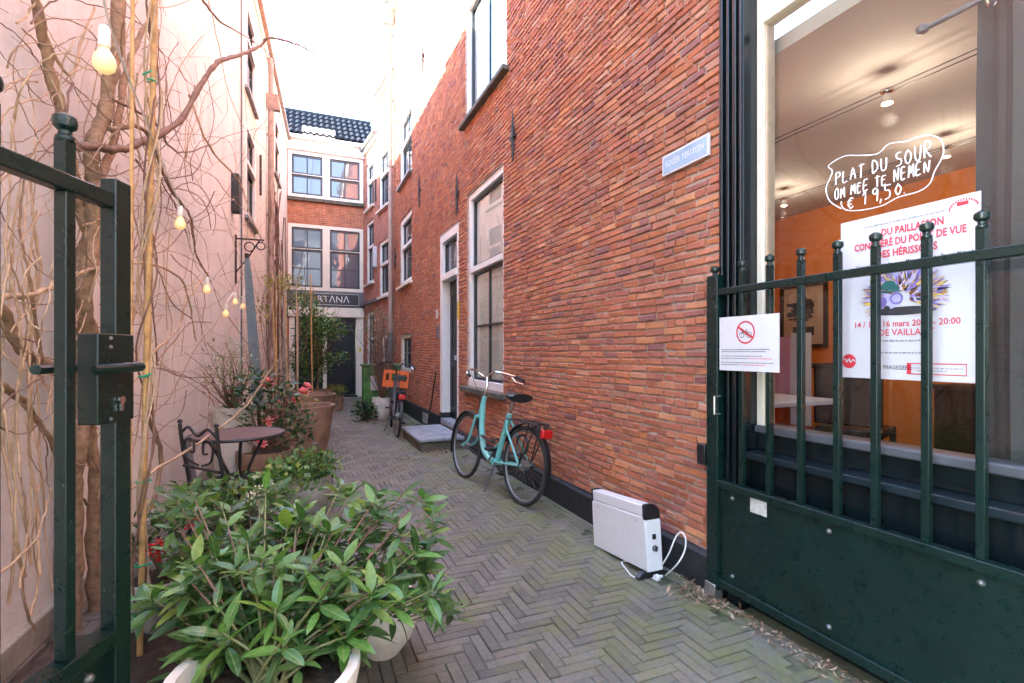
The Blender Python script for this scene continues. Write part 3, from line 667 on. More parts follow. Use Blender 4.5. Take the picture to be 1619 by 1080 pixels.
# ================================================================ RESTAURANT FRONT on the right
SF = thing('restaurant', (.12, .6, 0), 'restaurant front with large window, black pilaster and dark blue sill', 'restaurant')
def mbx(mat, name, parent, *b, bevel=.004, P=PR):
    q = MB(); mbox(q, P, *b); return obj(name, q, mat, parent, bevel=bevel)
pl = mbx('navy', 'pilaster', SF, 1.9, 2.036, .0, 3.6, -.2, -.005)
for i, (a, b, n) in enumerate(((2.012, 2.034, .022), (1.972, 1.99, .02), (1.93, 1.955, .016), (1.902, 1.918, .01))): mbx('navy', 'fluting', pl, a, b, .22, 3.5, -.004, n, bevel=.005)
mbx('cream', 'window_post', SF, 1.862, 1.899, .9, 3.45, -.17, -.095)
mbx('beigepaper', 'window_bead', SF, 1.852, 1.8615, .93, 2.95, -.17, -.108)
mbx('cream', 'window_head', SF, -.85, 1.8615, 2.95, 3.45, -.17, -.095)
mbx('cream', 'window_post', SF, -.95, -.851, .9, 3.45, -.17, -.05)
mbx('navy', 'pilaster', SF, -1.15, -.951, .0, 3.6, -.2, -.005)
mbx('sillgrey', 'window_sill', SF, -.85, 1.898, .89, .929, -.2, -.075, bevel=.008)
mbx('navy', 'stall_riser', SF, -.95, 1.898, .0, .76, -.2, -.06)
mbx('ledgeblue', 'ledge', SF, -.95, 1.898, .765, .8, -.2, .0, bevel=.006)
mbx('navy', 'apron', SF, -.95, 1.898, .802, .889, -.2, -.1, bevel=.003)
mbx('navy', 'plinth_board', SF, -.95, 1.898, .02, .35, -.0595, -.03, bevel=.006)
mbx('cream', 'fascia_board', SF, -1.15, 2.036, 3.601, 4.1, -.2, .06)
pane = mbx('shopglass', 'pane', SF, -.851, 1.852, .93, 2.95, -.128, -.12, bevel=0)
q = wall_mesh(PR, -1.5, 2.035, 4.105, 9.3, [], .3); obj('upper_wall', q, 'brick_far', SF, smooth=0)
q = MB(); mbox(q, PR, -1.5, -1.16, 0, 4.1, -.3, -.02); obj('corner_pier', q, 'brick_far', SF)
q = MB(); q.box((.3, -1.5, 0), (6.5, -1.3, 9.3)); obj('street_wall', q, 'brick_back', SF)
# chalk lettering on the glass
GX = .1185
STR = {'P': [[(0, 0), (.05, 1)], [(.05, 1), (.5, .95), (.55, .65), (.05, .5)]], 'L': [[(.05, 1), (0, 0), (.5, .05)]], 'A': [[(0, 0), (.3, 1), (.6, .02)], [(.1, .4), (.5, .42)]],
 'T': [[(.3, 0), (.3, 1)], [(0, .95), (.65, 1)]], 'D': [[(.05, 0), (.05, 1), (.5, .8), (.55, .3), (.05, 0)]], 'U': [[(0, 1), (.05, .2), (.3, 0), (.55, .25), (.6, 1)]], 'J': [[(.55, 1), (.1, .95), (.05, .65), (.5, .5), (.5, .1), (.05, 0)]],
 'O': [[(.3, 1), (.02, .7), (.05, .2), (.3, 0), (.55, .25), (.55, .75), (.3, 1)]], 'R': [[(0, 0), (.05, 1), (.5, .95), (.5, .6), (.08, .5), (.6, 0)]], 'M': [[(0, 0), (.08, 1), (.3, .35), (.52, 1), (.6, 0)]],
 'E': [[(.5, 1), (.02, .95), (0, 0), (.5, .05)], [(0, .5), (.4, .55)]], 'N': [[(0, 0), (.05, 1), (.5, .05), (.6, 1.05)]], '\u20ac': [[(.6, .9), (.3, 1), (.1, .5), (.3, .02), (.6, .15)], [(-.05, .6), (.45, .6)], [(-.05, .42), (.4, .42)]],
 '1': [[(0, .75), (.25, 1), (.2, 0)]], '9': [[(.5, .8), (.25, 1), (.05, .75), (.3, .55), (.5, .85), (.42, 0)]], ',': [[(.15, .1), (.05, -.25)]], '5': [[(.55, 1), (.1, 1), (.08, .6), (.45, .55), (.45, .1), (.02, 0)]], '0': [[(.3, 1), (.02, .5), (.3, 0), (.6, .5), (.3, 1)]], '.': [[(.1, .02), (.14, .04)]]}
def gpt(x, y): p = on_wall(x, y, GX); return p
def chalk_line(s, p0, p1, h):
    n = sum(1.0 if c != ' ' else .7 for c in s); k = 0
    a = gpt(*p0); b = gpt(*p1); step = (b - a) / n; mb = MB()
    for c in s:
        if c == ' ': k += .7; continue
        if c in ',.': k -= .25
        for st in STR[c]:
            hh = h * random.uniform(.85, 1.1)
            pts = [a + step * (k + u * 1.05 + random.uniform(-.04, .04)) + Vector((0, 0, v * hh + random.uniform(-.002, .002))) for (u, v) in st]
            mb.tube(smooth_path(pts, 3) if len(pts) > 2 else pts, .0026, 5)
        k += 1.0 if c not in ',.' else .5
    return mb
random.seed(8)
for (s_, p0, p1, h) in (('PLAT DU JOUR', (1321, 292), (1478, 246), .056), ('OM MEE TE NEMEN', (1320, 316), (1474, 270), .044), ('\u20ac 19,50.', (1340, 331), (1462, 297), .05)):
    obj('chalk_writing', chalk_line(s_, p0, p1, h), 'chalk', pane, kind='stuff')
cl = [(1330, 330), (1312, 318), (1306, 298), (1316, 272), (1310, 262), (1335, 247), (1360, 246), (1388, 243), (1405, 228), (1432, 224), (1448, 218), (1470, 214), (1488, 222), (1491, 245), (1478, 270), (1470, 290), (1452, 303), (1420, 312), (1395, 325), (1365, 332), (1342, 333), (1332, 328), (1330, 318)]
q = MB(); q.tube(smooth_path([gpt(*p) for p in cl], 5), .0022, 5); obj('chalk_cloud', q, 'chalk', pane)
# ---- theatre poster taped inside the glass
PT = thing('theatre_poster', (.112, 1.2, 1.19), 'white theatre poster with red title and spiky animal picture on restaurant window', 'poster')
pa, pb, pc, pd = (on_wall(x, y, .112) for (x, y) in ((1332, 597), (1543, 605), (1541, 308), (1321, 362)))
PYL, PYR, PZ0, PZ1 = 1.475, .985, 1.19, 1.855
q = MB(); n = 10
for i in range(n):
    a = PYL + (PYR - PYL) * i / n; b = PYL + (PYR - PYL) * (i + 1) / n; xa = .1135 + .0012 * math.sin(i * 1.3); xb = .1135 + .0012 * math.sin((i + 1) * 1.3)
    q.add([(xa, a, PZ0), (xb, b, PZ0), (xb, b, PZ1), (xa, a, PZ1), (xa + .001, a, PZ0), (xb + .001, b, PZ0), (xb + .001, b, PZ1), (xa + .001, a, PZ1)], [(0, 1, 2, 3), (7, 6, 5, 4), (0, 4, 5, 1), (3, 2, 6, 7), (0, 3, 7, 4), (1, 5, 6, 2)])
sheet = obj('sheet', q, 'paper', PT)
def pm(u, v, lift=0): return frame((.1112 - lift, PYL + (PYR - PYL) * u, PZ0 + (PZ1 - PZ0) * v), (0, -1, 0), (0, 0, 1))
for (s_, size, u, v, mat, bold, sx) in (('DU PAILLASSON', .04, .56, .865, 'red_print', .001, .74), ('CONSID\u00c9R\u00c9 DU POINT DE VUE', .04, .52, .80, 'red_print', .001, .7), ('DES H\u00c9RISSONS', .04, .52, .735, 'red_print', .001, .76),
      ('Mise en sc\u00e8ne : Pascal Millard', .018, .74, .685, 'black_print', .0002, 1.0), ("D'apr\u00e8s la pi\u00e8ce de", .018, .28, .685, 'black_print', .0002, 1.0),
      ('14 / 15 / 16 mars 2024 - 20:00', .034, .5, .315, 'red_print', .0004, .9), ('DE VAILLANT', .036, .52, .262, 'red_print', .0004, .9), ('PRAGESIENL', .024, .46, .06, 'black_print', 0, .8)):
    text('print', s_, size, pm(u, v), mat, sheet, 'CENTER', bold, sx)
def pq(mb, u0, u1, v0, v1, lift=0.0):
    x = .1112 - lift; Y = lambda u: PYL + (PYR - PYL) * u; Z = lambda v: PZ0 + (PZ1 - PZ0) * v
    mb.quad((x, Y(u0), Z(v0)), (x, Y(u1), Z(v0)), (x, Y(u1), Z(v1)), (x, Y(u0), Z(v1)))
def text_rows(rows, fn, seed):
    random.seed(seed); mb = MB()
    for (u0, u1, v, h) in rows:
        u = u0
        while u < u1:
            wd = random.uniform(.012, .04); fn(mb, u, min(u + wd, u1), v, v + h * random.uniform(.7, 1)); u += wd + .008
    return mb
obj('small_print', text_rows([(.2, .78, .935, .007), (.32, .68, .225, .011), (.3, .66, .155, .009), (.56, .9, .07, .005), (.6, .8, .055, .005)], pq, 4), 'grey_print', sheet, smooth=0)
q = MB()
for (u0, u1, v0, v1) in ((.53, .92, .095, .1), (.53, .92, .035, .04), (.53, .56, .04, .095), (.915, .92, .04, .095)): pq(q, u0, u1, v0, v1)
obj('logo_box', q, 'red_print', sheet, smooth=0)
def pdisc(mb, u, v, ru, rv, n=24, lift=0.0, a0=0, a1=2 * math.pi):
    x = .1112 - lift; pts = [(x, PYL + (PYR - PYL) * (u + ru * math.cos(a0 + (a1 - a0) * i / n)), PZ0 + (PZ1 - PZ0) * (v + rv * math.sin(a0 + (a1 - a0) * i / n))) for i in range(n)]
    mb.add(pts, [tuple(range(n))])
q = MB(); pdisc(q, .075, .105, .06, .045); lg = obj('round_logo', q, 'red_print', sheet, smooth=0)
q = MB(); q.tube(smooth_path([(.1106, PYL + (PYR - PYL) * u, PZ0 + (PZ1 - PZ0) * v) for (u, v) in ((.02, .11), (.045, .12), (.055, .095), (.075, .12), (.09, .095), (.11, .115), (.13, .1))], 4), .0022, 4); obj('logo_wave', q, 'paper', lg)
q = MB(); random.seed(5)
for k in range(16):
    a = math.pi * (.05 + .95 * k / 15); u, v = .9 + .085 * math.cos(a), .93 + .045 * math.sin(a); pq(q, u - .004, u + .004, v - .006, v + .006)
pq(q, .86, .93, .945, .965); obj('corner_logo', q, 'red_print', sheet, smooth=0)
# spiky animal picture: a fan of coloured bristles round a dark face
random.seed(11); cols = ['purple_print', 'yellow_print', 'blue_print', 'brown_print', 'black_print', 'yellow_print', 'purple_print', 'blue_print']
sp = {c: MB() for c in set(cols)}
for k in range(1500):
    a = random.uniform(-.5, math.pi + .5); r0 = random.uniform(.05, .23); u0, v0 = .50 + r0 * math.cos(a) * 1.05, .505 + r0 * math.sin(a) * .62 - .02
    if v0 < .40: continue
    a2 = a + random.uniform(-.35, .35); ln = random.uniform(.05, .1); wv = random.uniform(.004, .007)
    x = .1112 - .00001 * (k % 40); Y = lambda u: PYL + (PYR - PYL) * u; Z = lambda v: PZ0 + (PZ1 - PZ0) * v
    du, dv = math.cos(a2) * ln * 1.1, math.sin(a2) * ln * .75
    sp[random.choice(cols)].add([(x, Y(u0 - dv * .09 - .003), Z(v0 + du * .09)), (x, Y(u0 + du), Z(v0 + dv)), (x, Y(u0 + dv * .09 + .003), Z(v0 - du * .09))], [(0, 1, 2)])
for c in sp: obj('picture_bristles', sp[c], c, sheet, smooth=0, kind='stuff')
for (u, v, ru, rv, c, lf) in ((.50, .405, .24, .025, 'black_print', -.0002), (.40, .465, .075, .045, 'blue_print', .0008), (.455, .48, .05, .036, 'purple_print', .001), (.457, .48, .034, .024, 'blue_print', .0012), (.345, .465, .04, .032, 'purple_print', .001), (.385, .425, .024, .016, 'black_print', .0014)):
    q = MB(); pdisc(q, u, v, ru, rv, 20, lf); obj('picture_patch', q, c, sheet, smooth=0)
q = MB(); pdisc(q, .40, .53, .07, .06, 20, .0014, 0, math.pi); pq(q, .315, .485, .52, .53, .0014); obj('picture_hat', q, 'teal_print', sheet, smooth=0)
# ---- the room behind the glass
def room(name, a, b, mat):
    q = MB(); q.box(a, b); return obj(name, q, mat, kind='structure', smooth=0)
room('interior_floor', (.21, -1.28, .2), (3.3, 5.0, .25), 'floorwood')
room('interior_ceiling', (.31, -1.28, 2.9), (3.3, 5.0, 2.98), 'ceiling')
room('interior_wall_back', (3.3, -1.28, .25), (3.4, 5.0, 2.9), 'orangewall')
room('interior_wall_left', (.31, 5.0, .25), (3.4, 5.08, 2.9), 'orangewall')
room('interior_wall_near', (.31, -1.29, .25), (3.3, -1.2, 2.9), 'orangewall')
room('interior_wall_alley', (.301, 2.05, .25), (.315, 5.0, 2.9), 'orangewall')
random.seed(2)
def iwire(x0, z0, d, name='cable_track'):
    t = thing(name, (x0, 1.8, z0), d, 'cable')
    for k in (0, .055):
        q = MB(); q.tube([(x0 + k, -1.2, z0), (x0 + k, 4.99, z0)], .0035, 5); obj('wire', q, 'black_print', t)
    return t
iwire(1.0, 2.78, 'pair of thin wires under restaurant ceiling nearer the window'); iwire(2.3, 2.8, 'pair of thin wires under restaurant ceiling near the orange wall')
def spot(x, y, tag_):
    z = 2.78 if x < 1.6 else 2.8
    t = thing('ceiling_spot', (x + .03, y, z - .08), tag_, 'lamp', 'ceiling spots in the restaurant')
    q = MB(); q.lathe([(.0, .05), (.018, .045), (.03, .0), (.033, -.02)], (x + .027, y, z - .05), 14); obj('shade', q, 'chrome', t)
    q = MB(); q.lathe([(0, -.03), (.018, -.024), (.026, -.012)], (x + .027, y, z - .05), 12); obj('lit_bulb', q, 'spot', t)
    q = MB(); q.tube([(x + .027, y, z + .01), (x + .027, y, z - .005)], .034, 10); obj('clip', q, 'chrome', t)
    li = bpy.data.lights.new('spot_light', 'POINT'); li.energy = .7; li.color = (1, .86, .7); li.shadow_soft_size = .04
    lo = bpy.data.objects.new('spot_light', li); link(lo, t, (x + .03, y, z - .16))
spot(1.0, on_wall(1403, 76, 1.03).y, 'large lit ceiling spot high in the restaurant window'); spot(2.3, 3.55, 'small lit ceiling spot far back in the restaurant'); spot(2.3, 2.2, 'lit ceiling spot behind the chalk lettering')
# curtain with rod
cu_t = thing('curtain', (.3, .45, .95), 'warm grey curtain hanging at the right side of the restaurant window', 'curtain')
q = MB(); N = 60; ya, yb = on_wall(1538, 400, .26).y, -.4; prev = None
for i in range(N + 1):
    y = ya + (yb - ya) * i / N; x = .29 + .045 * math.sin(i * .9) + .016 * math.sin(i * 2.1)
    cur = [(x + .012 * math.sin(k * 1.1 + i * .4), y, .4 + 2.22 * k / 6) for k in range(7)]
    if prev:
        for k in range(6): q.quad(prev[k], cur[k], cur[k + 1], prev[k + 1])
    prev = cur
obj('cloth', q, 'curtain', cu_t, smooth=80)
q = MB(); q.tube([(.27, ya + .16, 2.6), (.27, -.5, 2.6)], .011, 8); q.lathe([(.0, -.02), (.02, -.01), (.024, .01), (0, .03)], (.27, ya + .17, 2.6), 10); obj('rod', q, 'leadgrey', cu_t)
for k in range(4): q = MB(); q.ring((.27, ya - .05 - k * .16, 2.585), .03, .005, 'y', 16, 6); obj('eyelet', q, 'chrome', cu_t)
# framed print on the orange wall
fp = thing('framed_print', (3.28, 2.6, 1.1), 'dark framed beige print hanging on the orange restaurant wall', 'picture')
c0, c1 = on_wall(1234, 550, 3.28), on_wall(1308, 447, 3.28); y0_, y1_, z0_, z1_ = c1.y, c0.y, c0.z, c1.z + .03
PF = lambda s, z, n: Vector((3.299 - n, s, z))
q = MB(); ring_frame(q, PF, y0_, y1_, z0_, z1_, .04, 0, .03); obj('frame', q, 'darkwood', fp)
q = MB(); mbox(q, PF, y0_ + .04, y1_ - .04, z0_ + .04, z1_ - .04, 0, .012); obj('print', q, 'beigepaper', fp)
q = MB(); random.seed(6)
for k in range(70):
    a = random.uniform(y0_ + .16, y1_ - .2); z = random.uniform(z0_ + .3, z1_ - .2); mbox(q, PF, a, a + random.uniform(.02, .12), z, z + random.uniform(.01, .05), .0125, .0135)
mbox(q, PF, y0_ + .16, y1_ - .16, z0_ + .14, z0_ + .24, .0125, .0135); obj('ink', q, 'black_print', fp, kind='stuff')
# bar with white upright, tableware, chairs
br = thing('bar_counter', (1.9, 3.2, .25), 'white and pink bar counter behind the restaurant window post', 'counter')
q = MB(); q.box((1.75, 2.95, .25), (2.1, 4.9, 1.16)); obj('body', q, 'orangewall', br); q = MB(); q.box((1.7, 2.9, 1.162), (2.15, 4.9, 1.2)); obj('top', q, 'darkwood', br)
q = MB(); q.box((1.6, 2.78, .25), (1.68, 2.9, 1.45)); obj('upright', q, 'signwhite', br); q = MB(); q.box((1.59, 2.9, .85), (1.69, 3.1, 1.42)); obj('side_panel', q, 'pinkpaint', br)
sh = thing('sideboard', (3.1, 2.0, .25), 'long dark sideboard with crockery against the orange wall', 'sideboard')
q = MB(); q.box((2.9, .3, .98), (3.28, 2.62, 1.02)); obj('top', q, 'darkwood', sh, bevel=.004); q = MB(); q.box((2.95, .35, .26), (3.28, 2.6, .978)); obj('body', q, 'darkwood', sh)
random.seed(9)
for k in range(9):
    y = .7 + k * .2 + random.uniform(-.05, .05); q = MB(); r = random.uniform(.03, .06); h = random.uniform(.03, .12); q.lathe([(0, 0), (r * .6, 0), (r, h), (r * .95, h), (0, h * .3)], (3.05 + random.uniform(-.08, .08), y, 1.021), 14)
    obj('bowl' if h < .07 else 'jug', q, random.choice(['whitechina', 'stone', 'darkwood', 'chrome']), label='small vessel on the sideboard by the orange wall', cat='crockery', group='crockery on the sideboard')
def dining_chair(x, y, rz, mat, label):
    t = thing('dining_chair', (x, y, .25), label, 'chair', 'dining chairs in the restaurant'); m = Matrix.Translation((x, y, .25)) @ Matrix.Rotation(rz, 4, 'Z')
    q = MB(); q.box((-.22, -.22, .42), (.22, .22, .48), m); obj('seat', q, mat, t, bevel=.015); q = MB(); q.box((-.22, .19, .5), (.22, .235, .95), m); obj('backrest', q, mat, t, bevel=.015)
    for (a, b) in ((-.2, -.2), (.2, -.2), (-.2, .2), (.2, .2)): q = MB(); q.box((a - .018, b - .018, 0), (a + .018, b + .018, .42), m); obj('leg', q, 'darkwood', t)
dining_chair(2.4, on_wall(1290, 650, 2.4).y, R(130), 'redchair', 'dark red padded dining chair behind the gate bars'); dining_chair(1.9, on_wall(1352, 650, 1.9).y, R(110), 'darkwood', 'dark wooden dining chair below the theatre poster'); dining_chair(1.3, on_wall(1222, 650, 1.3).y, R(20), 'redchair', 'dark red dining chair beside the bar counter')
def dtable(x, y, label):
    t = thing('dining_table', (x, y, .25), label, 'table', 'dining tables in the restaurant'); q = MB(); q.box((x - .35, y - .35, .96), (x + .35, y + .35, .99)); obj('table_top', q, 'signwhite', t, bevel=.005)
    q = MB(); q.tube([(x, y, .25), (x, y, .96)], .035, 10); q.tube([(x, y, .25), (x, y, .27)], .2, 14); obj('pedestal', q, 'iron', t)
dtable(.85, 2.55, 'small restaurant table with white top behind the brick wall corner'); dtable(1.3, .7, 'small restaurant table with white top beside the curtain')

# ================================================================ GATES
def ball_cap(mb, P, s, n, z, r):
    c = P(s, z, n); mb.lathe([(r * .8, -.02), (r * 1.05, -.015), (r * 1.05, -.008), (r * .75, -.004), (r * .72, .004), (r * 1.3, .012), (r * 1.42, .022), (r * 1.3, .032), (r * .6, .04), (0, .042)], c, 12)
def gate(P, bars, s0, s1, label, dz=0.0, right=True, stile=.055):
    t = thing('gate', tuple(P((s0 + s1) / 2, dz, 0)), label, 'gate', 'dark green alley gate leaves')
    sg_ = 1 if s1 > s0 else -1; Z = lambda z: z + dz; th = .022 if right else .018
    q = MB(); mbox(q, P, s0, s0 + sg_ * stile, Z(.06), Z(1.70 if right else 1.66), -th, th); st = obj('stile', q, 'gate', t, bevel=.003)
    q = MB(); mbox(q, P, s1 - sg_ * stile, s1, Z(.06), Z(1.70), -th, th); obj('stile', q, 'gate', t, bevel=.003)
    if right: q = MB(); ball_cap(q, P, s0 + sg_ * stile * .5, 0, Z(1.71), .016); obj('cap', q, 'gate', st)
    a, b = s0 + sg_ * stile, s1 - sg_ * stile
    for (z0, z1, n) in ((1.592, 1.626, .016), (.6, .635, .024), (.085, .125, .02)):
        q = MB(); mbox(q, P, a, b, Z(z0), Z(z1), -n, n); obj('rail', q, 'gate', t, bevel=.003)
    q = MB(); mbox(q, P, a, b, Z(.1255), Z(.5995), -.003, .003); pnl = obj('panel', q, 'gate', t)
    for s in bars:
        for (z0, z1) in ((.636, 1.5915), (1.6265, 1.735)):
            pass
        q = MB(); mbox(q, P, s - .0125, s + .0125, Z(.6355), Z(1.5915), -.0125, .0125); br_ = obj('bar', q, 'gate', t, bevel=.002)
        q = MB(); mbox(q, P, s - .0122, s + .0122, Z(1.6265), Z(1.7), -.0122, .0122); ball_cap(q, P, s, 0, Z(1.712), .0155); obj('finial', q, 'gate', br_)
    ln = abs(b - a); nb = max(2, int(ln / .5) + 1)
    for i in range(nb):
        s = a + (b - a) * (.05 + .9 * i / (nb - 1))
        for z in (.165, .56):
            q = MB(); c = P(s, Z(z), .003); e = P(s, Z(z), .016) - c; q.tube([c, c + e * .35, c + e * .8, c + e], [.0115, .011, .0075, .002], 10); obj('bolt', q, 'boltgrey', pnl)
    return t
GPX = -.035
def PG(s, z, n): return Vector((GPX - n, s, z))
gr = gate(PG, [1.868, 1.71, 1.55, 1.387, 1.24, 1.07, .915, .755, .6, .44], 2.085, .25, 'dark green barred gate leaf folded against the restaurant front', stile=.075)
q = MB(); mbox(q, PG, 2.02, 2.09, .0, .085, -.02, .03); obj('foot_bracket', q, 'steel', gr, bevel=.003)
q = MB(); mbox(q, PG, 2.10, 2.16, .69, .8, -.033, .02); obj('latch_keep', q, 'black', gr, bevel=.004)
q = MB(); q.tube([PG(1.99, .98, .023), PG(1.99, .98, .06), PG(1.99, 1.07, .06), PG(1.99, 1.07, .023)], .006, 6); obj('lift_handle', q, 'steel', gr)
q = MB(); a, b = on_wall(1186, 782, GPX - .0045), on_wall(1212, 818, GPX - .0045); q.box((GPX - .0032, b.y, b.z), (GPX - .0046, a.y, a.z)); obj('sticker', q, 'sticker', gr)
# no-bicycles sign on the gate
NS = thing('no_bicycles_sign', (GPX - .02, 1.84, 1.21), 'white no bicycles sign with red circle fixed to the gate bars', 'sign')
sy0, sy1, sz0, sz1 = on_wall(1137, 502, GPX - .02).y, on_wall(1231, 590, GPX - .02).y, 1.205, 1.475
q = MB(); q.box((GPX - .0135, sy1, sz0), (GPX - .0175, sy0, sz1)); bd = obj('board', q, 'signwhite', NS)
XS = GPX - .0185
def srect(mb, u0, u1, v0, v1):
    Y = lambda u: sy0 + (sy1 - sy0) * u; Z = lambda v: sz0 + (sz1 - sz0) * v
    mb.quad((XS, Y(u0), Z(v0)), (XS, Y(u1), Z(v0)), (XS, Y(u1), Z(v1)), (XS, Y(u0), Z(v1)))
cyc = Vector((XS, sy0 + (sy1 - sy0) * .47, sz0 + (sz1 - sz0) * .70)); rr_ = .056
q = MB(); n = 40
q.add([cyc + Vector((0, -r * math.cos(2 * math.pi * i / n), r * math.sin(2 * math.pi * i / n))) for r in (rr_, rr_ * .86) for i in range(n)], [(i, (i + 1) % n, n + (i + 1) % n, n + i) for i in range(n)])
a = Vector((-.0006, .047, .03)) * .9; b = Vector((-.0006, -.047, -.03)) * .9; o_ = Vector((0, .003, -.0045)); q.add([cyc + a + o_, cyc + b + o_, cyc + b - o_, cyc + a - o_], [(0, 1, 2, 3)])
obj('prohibition_ring', q, 'red_print', NS, smooth=0)
q = MB()
for (y, z) in ((.022, -.012), (-.022, -.012)): q.ring(cyc + Vector((0, y, z)), .0135, .0014, 'x', 20, 4)
for pts in (((.022, -.012), (.014, .016), (.02, .018)), ((.017, .008), (-.006, .006), (0, -.012), (.015, .004)), ((-.022, -.012), (-.006, .006), (0, -.012), (-.022, -.012)), ((-.004, .006), (-.006, .014), (-.012, .014))): q.tube([cyc + Vector((0, y, z)) for (y, z) in pts], .0013, 4)
obj('bicycle_symbol', q, 'black_print', NS)
obj('small_print', text_rows([(.04, .86, .385, .014), (.04, .8, .345, .014), (.04, .74, .265, .014), (.04, .5, .22, .014), (.04, .92, .145, .014), (.04, .38, .105, .014)], srect, 21), 'black_print', NS, smooth=0)
obj('red_small_print', text_rows([(.52, .9, .22, .014), (.4, .8, .105, .014)], srect, 22), 'red_print', NS, smooth=0)
# left gate leaf, swung half open
F0 = Vector((-2.437, 1.463, 0)); ga = R(20.5); GH = Vector((-math.sin(ga), -math.cos(ga), 0)); GN = Vector((math.cos(ga), -math.sin(ga), 0))
def PGL(s, z, n): return F0 + GH * s + GN * n + Vector((0, 0, z))
gl_ = gate(PGL, [.165, .325, .485, .645, .805, .965], 0, 1.3, 'dark green gate leaf with lock and lever handles at the left edge', .035, False, .05)
q = MB(); mbox(q, PGL, -.003, .108, 1.14, 1.34, -.0225, .0225); lk = obj('lock_case', q, 'gate', gl_, bevel=.003)
q = MB(); q.lathe([(.0001, 0), (.009, 0), (.009, .006), (.0001, .006)], (0, 0, 0), 14, Matrix.Translation(PGL(.045, 1.19, .0245)) @ Vector((0, 0, 1)).rotation_difference(GN).to_matrix().to_4x4()); mbox(q, PGL, .0415, .0485, 1.165, 1.185, .0246, .03); obj('cylinder', q, 'chrome', lk)
for n_ in (1, -1):
    q = MB(); q.tube(smooth_path([PGL(.03, 1.265, .024 * n_), PGL(.03, 1.265, .055 * n_), PGL(.05, 1.265, .063 * n_), PGL(.15, 1.263, .06 * n_), PGL(.165, 1.263, .058 * n_)], 4), [.01] * 6 + [.011] * 4 + [.0105] * 6 + [.009], 10); obj('lever', q, 'gate', lk)
for z in (1.33, 1.31, 1.15): q = MB(); c = PGL(.075, z, .0245); q.tube([c, c + GN * .003], .004, 8); obj('screw', q, 'steel', lk)
# street name plate
sn = thing('street_sign', (-.01, 2.3, 2.36), 'faded blue street name plate with white border high on the brick wall', 'sign')
q = MB(); q.box((-.008, 2.105, 2.36), (-.022, 2.485, 2.48)); obj('plate', q, 'signwhite', sn, bevel=.002)
q = MB(); q.box((-.0222, 2.118, 2.372), (-.0235, 2.472, 2.468)); obj('face', q, 'signblue', sn)
text('lettering', 'ROGER TERSTEEN', .048, frame((-.0245, 2.295, 2.405), (0, -1, 0), (0, 0, 1)), 'signpale', sn, 'CENTER', .0005, .82)

